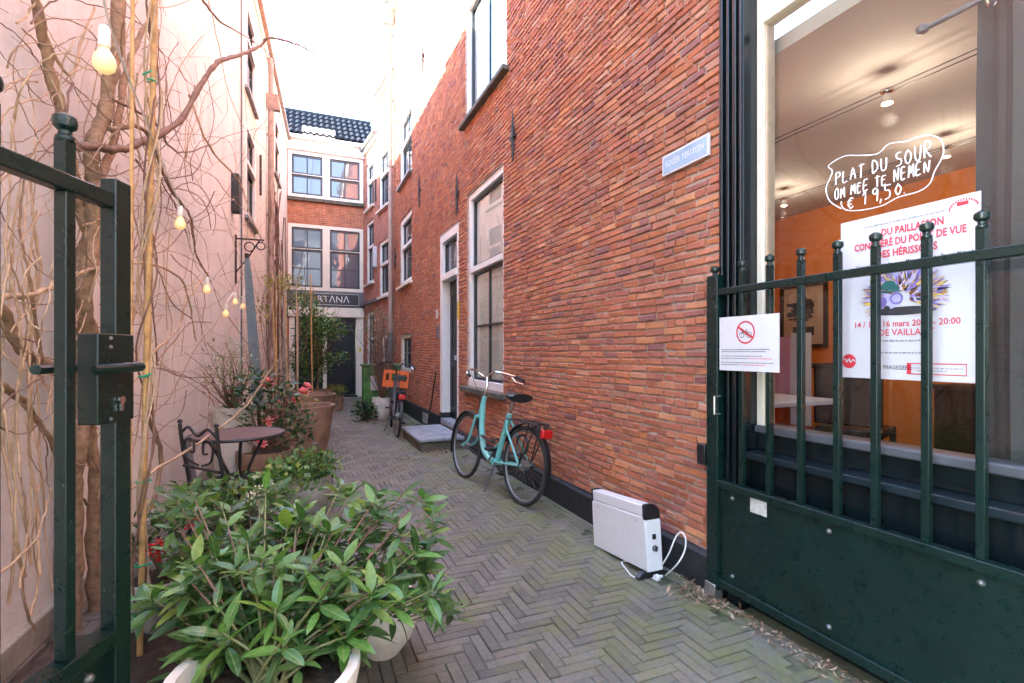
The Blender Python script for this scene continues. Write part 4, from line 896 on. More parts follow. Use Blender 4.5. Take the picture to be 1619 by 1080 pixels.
# ================================================================ THINGS ALONG THE RIGHT WALL
def bicycle(rear, front, lean, steer, paint, label, dark=False, rack_light=True):
    d = (Vector(front) - Vector(rear)); yaw = math.atan2(d.y, d.x); WB = 1.10
    t = thing('bicycle', rear, label, 'bicycle', 'bicycles leaning along the brick wall')
    m = Matrix.Translation(rear) @ Matrix.Rotation(yaw, 4, 'Z') @ Matrix.Rotation(R(lean), 4, 'X')
    Rw = .335
    def T(mb, pts, r, n=8): mb.tube([m @ Vector(p) for p in pts], r, n)
    def wheel(mm, hubr):
        q = MB(); q.ring((0, 0, Rw), Rw - .038, .009, 'y', 40, 6, mm); wh = obj('wheel', q, 'rim', t)
        q = MB(); q.ring((0, 0, Rw), Rw - .019, .019, 'y', 44, 8, mm); obj('tyre', q, 'tyrewall', wh)
        q = MB()
        for k in range(32):
            a = 2 * math.pi * k / 32; b = a + (.5 if k % 2 else -.5); sd = .03 if (k // 2) % 2 else -.03
            q.tube([mm @ Vector((hubr * math.cos(b), sd, Rw + hubr * math.sin(b))), mm @ Vector(((Rw - .045) * math.cos(a), 0, Rw + (Rw - .045) * math.sin(a)))], .0011, 4, False)
        obj('spokes', q, 'chrome', wh, kind='stuff')
        q = MB(); q.tube([mm @ Vector((0, -.05, Rw)), mm @ Vector((0, -.034, Rw)), mm @ Vector((0, -.03, Rw)), mm @ Vector((0, .03, Rw)), mm @ Vector((0, .034, Rw)), mm @ Vector((0, .05, Rw))], [.008, .01, hubr, hubr, .01, .008], 12); obj('hub', q, 'steel', wh)
    wheel(m, .042)
    HT, HBm = Vector((.80, 0, .86)), Vector((.855, 0, .64))                # head tube top and bottom
    ax = (HT - HBm).normalized(); ms = m @ Matrix.Translation(HBm) @ Matrix.Rotation(R(steer), 4, ax) @ Matrix.Translation(-HBm)
    wheel(ms @ Matrix.Translation((WB, 0, 0)), .025)
    q = MB(); T(q, smooth_path([(.82, 0, .79), (.80, 0, .55), (.72, 0, .36), (.58, 0, .285), (.46, 0, .28)], 5), .029, 10); T(q, [HT, HBm], .026, 10)
    T(q, [(.46, 0, .28), (.305, 0, .74)], .026, 10); T(q, [(.46, -.045, .28), (.46, .045, .28)], .03, 10)
    for sd in (-.055, .055): T(q, [(.44, sd * .5, .285), (.3, sd, .3), (0, sd, Rw)], .011, 6); T(q, [(.315, sd * .4, .68), (.26, sd * .8, .6), (0, sd, Rw)], .0095, 6)
    T(q, [(.385, 0, .5), (.62, 0, .32)], .012, 6)
    obj('frame', q, paint, t)
    q = MB(); T2 = lambda pts, r: q.tube([ms @ Vector(p) for p in pts], r, 8)
    T2([(.85, -.05, .66), (.85, .05, .66)], .015)
    for sd in (-.05, .05): T2(smooth_path([(.856, sd, .66), (.93, sd, .48), (1.0, sd, .38), (WB, sd, Rw)], 4), .012)
    obj('fork', q, paint, t)
    q = MB(); T2([HT, HT + ax * .12, HT + ax * .18 + Vector((.03, 0, .02))], .014); obj('stem', q, 'chrome' if not dark else 'black', t)
    hb = HT + ax * .18 + Vector((.03, 0, .02)); pts = smooth_path([hb + Vector(v) for v in ((-.2, .29, .0), (-.1, .27, .03), (.05, .12, .06), (.02, 0, 0), (.05, -.12, .06), (-.1, -.27, .03), (-.2, -.29, .0))], 5)
    q = MB(); q.tube([ms @ p for p in pts], .0115, 8); bar = obj('handlebar', q, 'chrome' if not dark else 'black', t)
    for sd in (1, -1):
        q = MB(); q.tube([ms @ (hb + Vector((-.1 - .12 * k, sd * (.27 + .024 * k), .03 - .036 * k))) for k in (0, .3, .6, 1)], [.016, .017, .016, .015], 8); obj('grip', q, 'rubber', bar)
        q = MB(); q.tube([ms @ (hb + Vector(v)) for v in ((-.07, sd * .24, .02), (-.1, sd * .27, -.02), (-.2, sd * .3, -.04))], .006, 6); obj('brake_lever', q, 'black' if sd > 0 else 'chrome', bar)
    q = MB(); q.tube([ms @ v for v in smooth_path([hb + Vector((-.05, .2, .04)), hb + Vector((.12, .1, -.02)), HT + Vector((.1, 0, -.05)), HBm + Vector((.07, .02, -.1))], 6)], .003, 5); obj('brake_cable', q, 'black', bar)
    q = MB(); T(q, [(.305, 0, .74), (.27, 0, .85)], .013, 8); obj('seat_post', q, 'chrome', t)
    q = MB(); prof = [(-.14, .105, .06), (-.1, .118, .068), (-.02, .1, .06), (.05, .055, .05), (.11, .032, .042), (.135, .015, .035)]; n = 12; vs = []
    for (x, wd, h) in prof:
        for k in range(n):
            a = 2 * math.pi * k / n; vs.append(m @ Vector((.25 + x, wd * math.cos(a), .905 + (.028 if math.sin(a) > 0 else h * .8) * math.sin(a))))
    q.add(vs, [(i * n + k, i * n + (k + 1) % n, (i + 1) * n + (k + 1) % n, (i + 1) * n + k) for i in range(len(prof) - 1) for k in range(n)] + [tuple(range(n))[::-1], tuple(range((len(prof) - 1) * n, len(prof) * n))])
    obj('saddle', q, 'saddle', t, smooth=60)
    for (cx, mm, a0, a1) in ((0, m, 25, 185), (WB, ms, -20, 150)):                       # mudguards
        q = MB(); prev = None
        for k in range(19):
            a = R(a0 + (a1 - a0) * k / 18); cur = [mm @ Vector((cx + (r_) * math.cos(a), y, Rw + (r_) * math.sin(a))) for (y, r_) in ((-.028, Rw + .012), (-.018, Rw + .026), (.018, Rw + .026), (.028, Rw + .012))]
            if prev:
                for j in range(3): q.quad(prev[j], cur[j], cur[j + 1], prev[j + 1])
            prev = cur
        obj('mudguard', q, 'black', t)
    q = MB()
    for sd in (-.06, .06): T(q, [(.27, sd, .70), (-.22, sd, .71), (-.25, sd, .68)], .007, 6); T(q, [(0, sd, Rw), (-.1, sd, .70)], .006, 6); T(q, [(0, sd, Rw), (-.21, sd, .70)], .006, 6)
    for x in (.2, .05, -.1, -.22): T(q, [(x, -.06, .705), (x, .06, .705)], .006, 6)
    obj('rack', q, 'black', t)
    q = MB(); q.box((-.30, -.05, .60), (-.255, .05, .67), m); obj('tail_light', q, 'redlens', t, bevel=.01)
    q = MB(); T(q, [(-.245, 0, .61), (-.25, 0, .70)], .01, 6); obj('light_bracket', q, 'black', t)
    q = MB(); T(q, [(.46, -.052, .28), (.46, -.07, .28)], .09, 18); T(q, [(.46, -.09, .28), (.55, -.09, .15)], .01, 6); T(q, [(.46, .09, .28), (.37, .09, .41)], .01, 6); obj('crank', q, 'leadgrey', t)
    for (sd, p0) in ((-1, (.55, -.13, .15)), (1, (.37, .13, .41))): q = MB(); q.box((p0[0] - .045, p0[1] - .04, p0[2] - .012), (p0[0] + .045, p0[1] + .04, p0[2] + .012), m); obj('pedal', q, 'black', t, bevel=.004)
    q = MB(); T(q, smooth_path([(.56, -.06, .3), (.46, -.06, .375), (.1, -.06, .385), (-.05, -.06, Rw), (.1, -.06, .29), (.46, -.06, .19), (.56, -.06, .26)], 4), .012, 6); obj('chain_guard', q, 'black', t)
    q = MB(); T(q, [(.4, .05, .28), (.34, .17, .04)], .009, 6); obj('kickstand', q, 'black', t)
    q = MB(); q.ring((.06, 0, .5), .085, .011, 'y', 20, 6, m); obj('ring_lock', q, 'black', t)
    q = MB(); T(q, smooth_path([(.40, .04, .50), (.55, .05, .46), (.7, .05, .49), (.62, -.05, .43), (.42, -.04, .46)], 5), .011, 6); obj('chain_lock', q, 'black', t)
    return t, m, ms
bicycle((-.33, 3.92, 0), (-.50, 4.98, 0), 6, -2, 'mint', 'mint green step-through bicycle leaning by the brick wall')
bt, bm, bms = bicycle((-.70, 7.75, 0), (-.62, 8.85, 0), 4, -8, 'leadgrey', 'dark grey bicycle with an orange crate beyond the stone step', dark=True)
cr = thing('crate', tuple(bms @ Vector((1.02, 0, .66))), 'orange plastic crate on the front of the dark bicycle', 'crate')
q = MB(); cxw = lambda x, y, z: bms @ Vector((1.02 + x, y, .66 + z))
def crbox(a, b): q.box(a, b, bms @ Matrix.Translation((1.02, 0, .70)) @ Matrix.Scale(.95, 4))
crbox((-.15, -.22, 0), (.15, .22, .015)); crbox((-.15, -.22, .24), (-.135, .22, .29)); crbox((.135, -.22, .24), (.15, .22, .29)); crbox((-.15, -.22, .24), (.15, -.205, .29)); crbox((-.15, .205, .24), (.15, .22, .29)); crbox((-.15, -.22, .015), (-.138, .22, .10)); crbox((.138, -.22, .015), (.15, .22, .10)); crbox((-.138, -.22, .015), (.138, -.208, .24)); crbox((-.138, .208, .015), (.138, .22, .24))
for k in range(5): crbox((-.15, -.215 + k * .1, .1), (-.138, -.185 + k * .1, .24)); crbox((.138, -.215 + k * .1, .1), (.15, -.185 + k * .1, .24))
obj('basket', q, 'orange', cr)
q = MB(); q.box((.86, -.1, .675), (1.2, .1, .695), bms); q.tube([bms @ Vector((1.1, .05, .335)), bms @ Vector((1.17, .08, .68))], .007, 6); q.tube([bms @ Vector((1.1, -.05, .335)), bms @ Vector((1.17, -.08, .68))], .007, 6); obj('front_rack', q, 'black', bt)
# stone doorstep
st = thing('doorstep', (-.33, 7.1, 0), 'blue stone doorstep below the black front door', 'step')
q = MB(); q.box((-.62, 6.5, 0), (-.03, 7.72, .125)); obj('base', q, 'stonebase', st, bevel=.01); q = MB(); q.box((-.64, 6.47, .1255), (-.029, 7.74, .165)); obj('slab', q, 'stone', st, bevel=.008)
# broom stick leaning by the door
q = MB(); q.tube([(-.12, 8.25, .005), (-.035, 7.98, .98)], .011, 8); obj('broom_handle', q, 'black', label='thin black stick leaning against the wall by the doorstep', cat='stick')
# electric panel heater
hL, hR = on_ground(938, 862, .004), on_ground(1024, 905, .052); ex = (hL - hR).normalized(); HL_ = (hL - hR).length
wn_ = Vector((ex.y, -ex.x, 0)).normalized(); wn_ = wn_ if wn_.x > 0 else -wn_; ez = ex.cross(wn_); ez = ez if ez.z > 0 else -ez
hm = Matrix(((ex.x, wn_.x, ez.x, hR.x), (ex.y, wn_.y, ez.y, hR.y), (ex.z, wn_.z, ez.z, hR.z), (0, 0, 0, 1)))
ht = thing('heater', (hR.x, hR.y + .2, 0), 'white electric panel heater standing by the brick wall', 'heater')
HH = .375; DP = .105
q = MB(); q.box((.012, 0, .0), (HL_ - .006, DP, HH - .075), hm); q.box((.0225, .001, HH - .0735), (HL_ - .02, DP - .03, HH - .008), hm); obj('casing', q, 'heater', ht, bevel=.006)
q = MB(); q.box((-.001, .0, -.002), (.0115, DP + .002, HH - .09), hm); sdp = obj('side_panel', q, 'heater', ht, bevel=.003)
for (a, b) in ((-.002, .0225), (HL_ - .0195, HL_ - .001)):
    q = MB(); prof = [(0, HH - .088), (0, HH - .004), (.02, HH)] + [(DP - .06 + .06 * math.sin(R(k * 15)), HH - .06 + .06 * math.cos(R(k * 15))) for k in range(7)] + [(DP, HH - .088)]
    q.prism([hm @ Vector((a, y, z)) for (y, z) in prof], (hm @ Vector((b, 0, 0))) - (hm @ Vector((a, 0, 0)))); obj('end_cap', q, 'black', ht, bevel=.002)
q = MB(); q.box((-.006, .042, .175), (-.0012, .068, .205), hm); obj('switch', q, 'black', sdp, bevel=.002)
q = MB(); q.tube([hm @ Vector((-.0012, .057, .125)), hm @ Vector((-.012, .057, .125))], [.0185, .016], 18); obj('dial', q, 'leadgrey', sdp)
q = MB(); q.box((-.013, .053, .11), (-.0185, .061, .14), hm); obj('dial_grip', q, 'black', sdp)
q = MB(); q.prism([hm @ Vector((.02, y, z)) for (y, z) in ((-.05, -.052), (-.05, -.03), (-.01, -.003), (DP, -.003), (DP + .06, -.03), (DP + .06, -.052))], (hm @ Vector((.06, 0, 0))) - (hm @ Vector((.02, 0, 0)))); obj('foot', q, 'black', ht, bevel=.004)
for x in (.09, HL_ - .08): q = MB(); q.tube([hm @ Vector((x, 0, HH - .105)), hm @ Vector((x, -.003, HH - .105))], .005, 10); obj('screw', q, 'steel', ht)
cp = [(hm @ Vector((.16, .06, -.002))), on_ground(984, 888, .012), on_ground(990, 900, .012), on_ground(1005, 913, .012), on_ground(1035, 905, .014), on_wall(1055, 880, -.15), on_wall(1068, 850, -.13), on_wall(1077, 842, -.12), on_wall(1084, 852, -.12), on_wall(1082, 872, -.13), on_wall(1070, 893, -.16), on_ground(1052, 910, .016)]
q = MB(); q.tube(smooth_path(cp, 7), .0042, 7); cb = obj('power_cable', q, 'cablewhite', ht)
pp = on_ground(1040, 913, .02); pd_ = (pp - on_ground(1054, 909, .02)).normalized()
q = MB(); q.tube([pp - pd_ * .035, pp - pd_ * .01, pp, pp + pd_ * .018, pp + pd_ * .02], [.007, .011, .019, .019, .017], 14)
for sd in (-.009, .009): q.tube([pp + pd_ * .02 + Vector((-pd_.y, pd_.x, 0)) * sd, pp + pd_ * .04 + Vector((-pd_.y, pd_.x, 0)) * sd], .0024, 6)
obj('plug', q, 'cablewhite', cb)
# green utility cabinet with white notice, far right
gc = thing('utility_cabinet', (-.5, 10.9, 0), 'green painted utility cabinet with white stickers beside the dark bicycle', 'cabinet')
q = MB(); q.box((-.86, 10.75, .0), (-.10, 11.05, 1.0)); obj('body', q, 'graffiti', gc, bevel=.02); q = MB(); q.box((-.9, 10.72, 1.001), (-.08, 11.08, 1.04)); obj('lid', q, 'graffiti', gc, bevel=.01)
for (a, b) in ((-.72, -.55), (-.48, -.36)): q = MB(); q.box((a, 10.744, .5), (b, 10.749, .8)); obj('sticker', q, 'sticker', gc)

# ================================================================ PLANTS AND POTS
def leaf_geo(L, W, fold=.25, droop=.2, n=5):
    vs = []; fs = []
    for i in range(n + 1):
        t = i / n; x = L * t; wd = W * .5 * (math.sin(math.pi * min(1, t ** .85 * .98 + .02)) ** .75); z = -droop * L * t * t
        wv = .1 * wd * math.sin(t * 9)
        vs += [(x, -wd, z + fold * wd + wv), (x, 0, z), (x, wd, z + fold * wd - wv)]
    for i in range(n):
        a = i * 3; fs += [(a, a + 3, a + 4, a + 1), (a + 1, a + 4, a + 5, a + 2)]
    return vs, fs
def leaf_mesh(name, mat, **kw):
    mb = MB(); L, W, fold, droop = kw['L'], kw['W'], kw['fold'], kw['droop']; n = 7; vs = []; bend = random.uniform(-.12, .12)
    for i in range(n + 1):
        t = i / n; wd = W * .5 * (math.sin(math.pi * min(1, t ** .9 * .98 + .02)) ** .7); z = -droop * L * t * t; by = bend * L * t * t; r = min(.0011, wd * .3)
        wv = random.uniform(-.08, .08) * wd
        for u in (-wd, -wd * .5, -r, r, wd * .5, wd): vs.append((L * t, by + u, z + fold * abs(u) * (1 - .35 * abs(u) / (wd + 1e-6)) + (wv if u > 0 else -wv) * (abs(u) > r) - (.0006 if abs(u) <= r else 0)))
    for i in range(n):
        a = i * 6
        for k in range(5): mb.add([], []); mb.f.append((a + k, a + 6 + k, a + 7 + k, a + k + 1)); mb.r.append(1.0 if k == 2 else (.3 if i % 2 else .0))
    mb.v = vs; return mb.mesh(name, M[mat], smooth=80)
def aim(pos, dirv, roll=0.0, sc=1.0):
    d = Vector(dirv).normalized(); up = Vector((0, 0, 1)); sdv = up.cross(d); sdv = sdv.normalized() if sdv.length > 1e-4 else Vector((0, 1, 0)); u2 = d.cross(sdv)
    return Matrix.Translation(pos) @ Matrix(((d.x, sdv.x, u2.x, 0), (d.y, sdv.y, u2.y, 0), (d.z, sdv.z, u2.z, 0), (0, 0, 0, 1))) @ Matrix.Rotation(roll, 4, 'X') @ Matrix.Scale(sc, 4)
def pot(name, c, prof, mat, label, soil_z, soil_r, wob=0, group=None, n=32):
    t = thing(name, c, label, 'pot', group); q = MB(); q.lathe(prof, c, n, wob=wob); obj('body', q, mat, t, smooth=40)
    q = MB(); rings = 5; vs = []; nn = 20
    for i in range(rings + 1):
        for k in range(nn):
            a = 2 * math.pi * k / nn; r = soil_r * i / rings + 1e-4; vs.append((c[0] + r * math.cos(a), c[1] + r * math.sin(a), c[2] + soil_z + random.uniform(-.008, .008)))
    q.add(vs, [(i * nn + k, i * nn + (k + 1) % nn, (i + 1) * nn + (k + 1) % nn, (i + 1) * nn + k) for i in range(rings) for k in range(nn)]); obj('soil', q, 'soil', t)
    return t
def shell_prof(r_foot, r_belly, z_belly, r_rim, h, th=.022, lip=.0):
    return [(.001, 0), (r_foot, 0), (r_foot + (r_belly - r_foot) * .6, z_belly * .45), (r_belly, z_belly), ((r_belly + r_rim) / 2 + .004, (z_belly + h) / 2), (r_rim + lip, h - .02), (r_rim + lip, h), (r_rim - th, h), (r_rim - th - .005, h - .03), ((r_belly + r_rim) / 2 - th, (z_belly + h) / 2), (r_foot, .03), (.001, .03)]
big_leaves = [leaf_mesh('leaf', 'bigleaf', L=.14, W=random.uniform(.042, .052), fold=random.uniform(.1, .4), droop=random.uniform(.0, .35)) for _ in range(12)]
def rosette_shrub(name, base, shoots, label, nleaf, lsize=1.0, group=None, seed=1):
    random.seed(seed); t = thing(name, base, label, 'shrub', group); cnt = 0
    for (tip, dirv) in shoots:
        tip = Vector(tip); dirv = Vector(dirv).normalized(); b0 = Vector(base) + Vector((random.uniform(-.05, .05), random.uniform(-.05, .05), 0)); midp = b0.lerp(tip, .55) + Vector((0, 0, .03)) - dirv * .02
        q = MB(); q.tube(smooth_path([b0, midp, tip], 5), [.0065] * 4 + [.0045] * 4 + [.003] * 3, 5); obj('stem', q, 'leafstem', t)
        a0 = random.uniform(0, 6.28); up = dirv; e1 = up.orthogonal().normalized(); e2 = up.cross(e1)
        nl = nleaf + random.randint(-1, 2)
        for k in range(nl):
            a = a0 + k * 2.4; lv = k / nl; el = R(62 - 78 * (1 - lv) + random.uniform(-14, 14)); d = (e1 * math.cos(a) + e2 * math.sin(a)) * math.cos(el) + up * math.sin(el)
            if random.random() < .25: d.z -= .35
            mt = aim(tip - up * (.055 * (1 - lv)), d, random.uniform(-.35, .35), lsize * random.uniform(.75, 1.15) * (.7 if k == nl - 1 else 1))
            o = bpy.data.objects.new('leaf', random.choice(big_leaves)); col.objects.link(o); o.parent = t; o.matrix_basis = Matrix.Translation(-woff(t)) @ mt; cnt += 1
    return t
M['leafstem'] = plain('yellow green stem', (.16, .17, .06), .6, var=.3)
random.seed(14)
BP = Vector((-2.14, 1.60, 0))
pot('plant_pot', tuple(BP), shell_prof(.17, .235, .25, .25, .40, .022, .008), 'potcream', 'large cream stone pot in the foreground under the leafy evergreen', .335, .222)
shoots = []
tips_px = [(350, 800, 2.05), (420, 770, 2.1), (470, 800, 2.0), (540, 765, 2.15), (600, 800, 2.1), (390, 850, 1.85), (455, 830, 1.9), (520, 830, 1.85), (575, 850, 1.9), (660, 870, 1.9), (340, 880, 1.75), (490, 895, 1.7), (620, 910, 1.75), (285, 930, 1.65), (340, 955, 1.55), (435, 960, 1.5), (510, 940, 1.55), (300, 860, 1.9), (560, 960, 1.6), (400, 905, 1.65), (240, 945, 1.75), (640, 945, 1.7), (450, 1010, 1.42), (350, 1000, 1.45), (550, 1005, 1.52), (690, 930, 1.8), (310, 1010, 1.5), (495, 855, 2.0), (585, 900, 1.85), (440, 880, 1.8), (370, 925, 1.7)]
for (x, y, dd) in tips_px:
    p_ = at_depth(x, y, dd); out_ = Vector((p_.x - BP.x, p_.y - BP.y, 0)); shoots.append((tuple(p_), (out_.x * 1.3 + random.uniform(-.15, .15), out_.y * .9 - .12 + random.uniform(-.15, .15), .75)))
rosette_shrub('evergreen_shrub', (BP.x, BP.y, .335), shoots, 'large glossy leaved evergreen shrub filling the foreground pot', 9, .8, seed=5)
WPp = Vector((-1.72, 2.24, 0))
pot('plant_pot', tuple(WPp), shell_prof(.07, .15, .14, .125, .26, .016), 'potcream', 'round off-white pot on the herringbone paving', .22, .11)
shoots = []
for (x, y, dd) in ((600, 915, 2.15), (655, 890, 2.1), (690, 945, 2.0), (575, 890, 2.25), (615, 850, 2.3), (665, 930, 2.2), (630, 930, 2.05)):
    p_ = at_depth(x, y, dd); o_ = p_ - WPp; shoots.append((tuple(p_), (o_.x * 2, o_.y * 2, .35)))
rosette_shrub('evergreen_shrub', (WPp.x, WPp.y, .22), shoots, 'small drooping evergreen in the round off-white pot', 7, .75, seed=9)
random.seed(77); q = MB(); qs = MB()
for (x_, y_, dd_) in [(p_[0] + random.uniform(-28, 28), p_[1] + random.uniform(0, 34), p_[2] + random.uniform(.04, .16)) for p_ in tips_px * 2] + [(random.uniform(270, 690), random.uniform(775, 930), random.uniform(1.8, 2.15)) for _ in range(60)] + [(random.uniform(290, 600), random.uniform(880, 1000), random.uniform(1.55, 1.72)) for _ in range(42)]:
    c_ = at_depth(x_, y_, dd_); a0 = random.uniform(0, 6.28); n_ = random.randint(6, 9); o_ = c_ - BP; b_0 = Vector((BP.x, BP.y, .335)); qs.tube([c_.lerp(b_0, .3) + Vector((0, 0, .02)), c_], [.0032, .0022], 4)
    for k in range(n_):
        a = a0 + k * 2.4; el = R(-15 + 70 * k / n_ + random.uniform(-14, 14)); d = Vector((math.cos(a) * math.cos(el) + o_.x * .5, math.sin(a) * math.cos(el) + o_.y * .4, math.sin(el)))
        m = aim(c_ - Vector((0, 0, .05 * (1 - k / n_))), d, random.uniform(-.5, .5), random.uniform(.7, 1.1)); vs, fs = leaf_geo(.098, .033, .22, random.uniform(0, .35), 5); q.add([m @ Vector(v_) for v_ in vs], fs, random.random() * .9)
obj('inner_stems', qs, 'darktwig', bpy.data.objects['evergreen_shrub'], kind='stuff')
obj('inner_leaves', q, 'leaf', bpy.data.objects['evergreen_shrub'], kind='stuff', smooth=80)
# cream flower head in the shrub
q = MB(); fc = at_depth(410, 782, 2.12); random.seed(3)
for k in range(60): p_ = fc + Vector((random.gauss(0, .022), random.gauss(0, .022), random.gauss(0, .018))); q.lathe([(0, -.005), (.005, 0), (0, .006)], p_, 5)
q.tube([fc - Vector((0, 0, .2)), fc], .003, 5)
obj('flower_head', q, 'creamflower', bpy.data.objects['evergreen_shrub'], kind='stuff')
def foliage(name, parent, blobs, n, L, W, mat, seed=1, updir=.4, kind='stuff', fold=.2):
    """leaf faces spread through ellipsoids (centre, radii)"""
    random.seed(seed); mb = MB(); vol = [b[1][0] * b[1][1] * b[1][2] for b in blobs]; tot = sum(vol)
    for (c, r), v in zip(blobs, vol):
        for _ in range(max(3, int(n * v / tot))):
            while True:
                u = Vector((random.uniform(-1, 1), random.uniform(-1, 1), random.uniform(-1, 1)))
                if .15 < u.length < 1: break
            u = u * (1 if random.random() < .6 else .75)
            pos = Vector(c) + Vector((u.x * r[0], u.y * r[1], u.z * r[2])); d = Vector((u.x + random.uniform(-.8, .8), u.y + random.uniform(-.8, .8), updir + random.uniform(-.7, .7)))
            m = aim(pos, d, random.uniform(-.8, .8), random.uniform(.65, 1.25)); vs, fs = leaf_geo(L, W, fold, random.uniform(0, .4), 2); mb.add([m @ Vector(p_) for p_ in vs], fs, random.random())
    return obj(name, mb, mat, parent, kind=kind, smooth=80)
def twigs(parent, base, tips, r, mat, name='branch', joined=True, wig=.06):
    q = MB()
    for tp in tips:
        b, tp = Vector(base), Vector(tp); md = b.lerp(tp, .5) + Vector((random.uniform(-wig, wig), random.uniform(-wig, wig), random.uniform(0, wig)))
        if not joined: q = MB()
        q.tube(smooth_path([b, md, tp], 4), [r * (1 - .8 * i / 8) for i in range(9)], 5)
        if not joined: obj(name, q, mat, parent)
    if joined: return obj(name, q, mat, parent, kind='stuff')
# red-berried shrub in a grey pot
rb = Vector((-2.62, 2.74, 0)); pot('plant_pot', tuple(rb), shell_prof(.13, .17, .2, .18, .30, .02), 'potgrey', 'grey pot of the red berried shrub below the pink wall', .26, .155)
rs = thing('berry_shrub', (rb.x, rb.y, .26), 'low dark shrub with red berries beside the bamboo canes', 'shrub'); twigs(rs, (rb.x, rb.y, .26), [(rb.x + random.uniform(-.2, .2), rb.y + random.uniform(-.2, .2), random.uniform(.42, .56)) for _ in range(14)], .005, 'darktwig')
foliage('leaves', rs, [((rb.x, rb.y, .47), (.22, .22, .13))], 260, .06, .024, 'darkleaf', 4)
for (x, y) in ((240, 868), (252, 880), (310, 832), (246, 858), (258, 872), (302, 826)):
    q = MB(); cc_ = at_depth(x, y, 2.12)
    for k in range(16): q.lathe([(0, -.005), (.0045, -.002), (.0045, .002), (0, .005)], cc_ + Vector((random.gauss(0, .012), random.gauss(0, .012), random.gauss(0, .012))), 6)
    obj('berry_cluster', q, 'berry', rs, kind='stuff')
# geranium-like plants between shrub and table
p1 = Vector((-2.36, 3.25, 0)); pot('plant_pot', tuple(p1), shell_prof(.15, .2, .22, .21, .34, .02), 'potgrey', 'grey pot hidden under scalloped leaves in front of the chair', .3, .18)
g1 = thing('leafy_plant', (p1.x, p1.y, .3), 'light green scalloped leaf plant spreading in front of the bistro chair', 'plant'); twigs(g1, (p1.x, p1.y, .3), [(p1.x + random.uniform(-.35, .4), p1.y + random.uniform(-.25, .3), random.uniform(.4, .62)) for _ in range(34)], .004, 'leafstem')
foliage('leaves', g1, [((p1.x - .1, p1.y, .46), (.36, .3, .13)), ((p1.x + .22, p1.y + .1, .5), (.25, .25, .14))], 620, .045, .042, 'leaf', 6, .8)
p2 = Vector((-2.0, 4.55, 0)); pot('plant_pot', tuple(p2), shell_prof(.15, .2, .16, .2, .27, .02), 'potgrey', 'grey pot under the clipped round green plant near the table', .24, .17)
g2 = thing('leafy_plant', (p2.x, p2.y, .24), 'dense round mound of small green leaves beside the table', 'plant'); twigs(g2, (p2.x, p2.y, .24), [(p2.x + random.uniform(-.2, .2), p2.y + random.uniform(-.2, .2), random.uniform(.32, .46)) for _ in range(20)], .004, 'leafstem')
foliage('leaves', g2, [((p2.x, p2.y, .33), (.29, .29, .17))], 1300, .034, .03, 'leaf', 7, .8)
# bistro chair and table
def bistro_table(c, label):
    t = thing('bistro_table', c, label, 'table'); x, y, _ = c
    q = MB(); q.lathe([(.001, .735), (.285, .735), (.285, .715), (.001, .715)], (x, y, 0), 40); obj('table_top', q, 'mosaic', t); q = MB(); q.ring((x, y, .725), .293, .012, 'z', 44, 6); obj('rim', q, 'iron', t)
    for k in range(3):
        a = R(40 + 120 * k); q = MB(); q.tube(smooth_path([(x + .22 * math.cos(a), y + .22 * math.sin(a), .714), (x + .06 * math.cos(a), y + .06 * math.sin(a), .42), (x + .1 * math.cos(a), y + .1 * math.sin(a), .2), (x + .26 * math.cos(a), y + .26 * math.sin(a), .005)], 5), .011, 7); obj('leg', q, 'iron', t)
    q = MB(); q.ring((x, y, .4), .065, .008, 'z', 20, 6); obj('brace', q, 'iron', t)
bistro_table((-2.45, 3.98, 0), 'round mosaic bistro table with iron legs by the pink wall')
ch = thing('bistro_chair', (-2.42, 3.64, 0), 'black wrought iron bistro chair with scrolled back', 'chair')
cm = Matrix.Translation((-2.42, 3.64, 0)) @ Matrix.Rotation(R(-52), 4, 'Z')          # local y = facing, x = width
CT = lambda pts, r=.009, n=7: q.tube([cm @ Vector(p_) for p_ in pts], r, n)
for sd in (-1, 1):
    q = MB(); CT(smooth_path([(sd * .18, -.2, .0), (sd * .185, -.19, .44), (sd * .19, -.23, .72), (sd * .19, -.245, .86)], 4), .011); q.lathe([(0, .02), (.014, .012), (.014, -.004), (0, -.01)], cm @ Vector((sd * .19, -.245, .87)), 8); obj('back_leg', q, 'iron', ch)
    q = MB(); CT([(sd * .19, .19, .44), (sd * .2, .21, .0)], .011); obj('front_leg', q, 'iron', ch)
q = MB(); CT(smooth_path([(-.19, -.24, .80), (-.1, -.243, .845), (0, -.245, .80), (.1, -.243, .845), (.19, -.24, .80)], 5), .009)
for sd in (-1, 1): CT(smooth_path([(sd * .02, -.23, .62), (sd * .13, -.24, .66), (sd * .14, -.24, .76), (sd * .06, -.24, .77), (sd * .05, -.24, .70), (sd * .09, -.24, .70)], 5), .007)
CT([(-.187, -.225, .6), (.187, -.225, .6)], .009); CT([(-.185, -.2, .5), (.185, -.2, .5)], .008); obj('scroll_back', q, 'iron', ch)
q = MB(); q.lathe([(.001, .455), (.2, .455), (.21, .445), (.2, .435), (.001, .435)], (0, 0, 0), 28, cm); obj('seat', q, 'iron', ch)
q = MB(); q.box((-.17, -.175, .456), (.17, .16, .50), cm); obj('cushion', q, 'saddle', ch, bevel=.02)
# slate board leaning on the wall behind the pots
q = MB(); bx0 = on_left(313, 760, .22); q.box((-.02, -.07, 0), (.02, .07, .62), Matrix.Translation((bx0.x, bx0.y, .0)) @ Matrix.Rotation(R(-8), 4, 'Y')); obj('slate_board', q, 'leadgrey', label='narrow dark slate board leaning on the pink wall behind the chair', cat='board', bevel=.004)
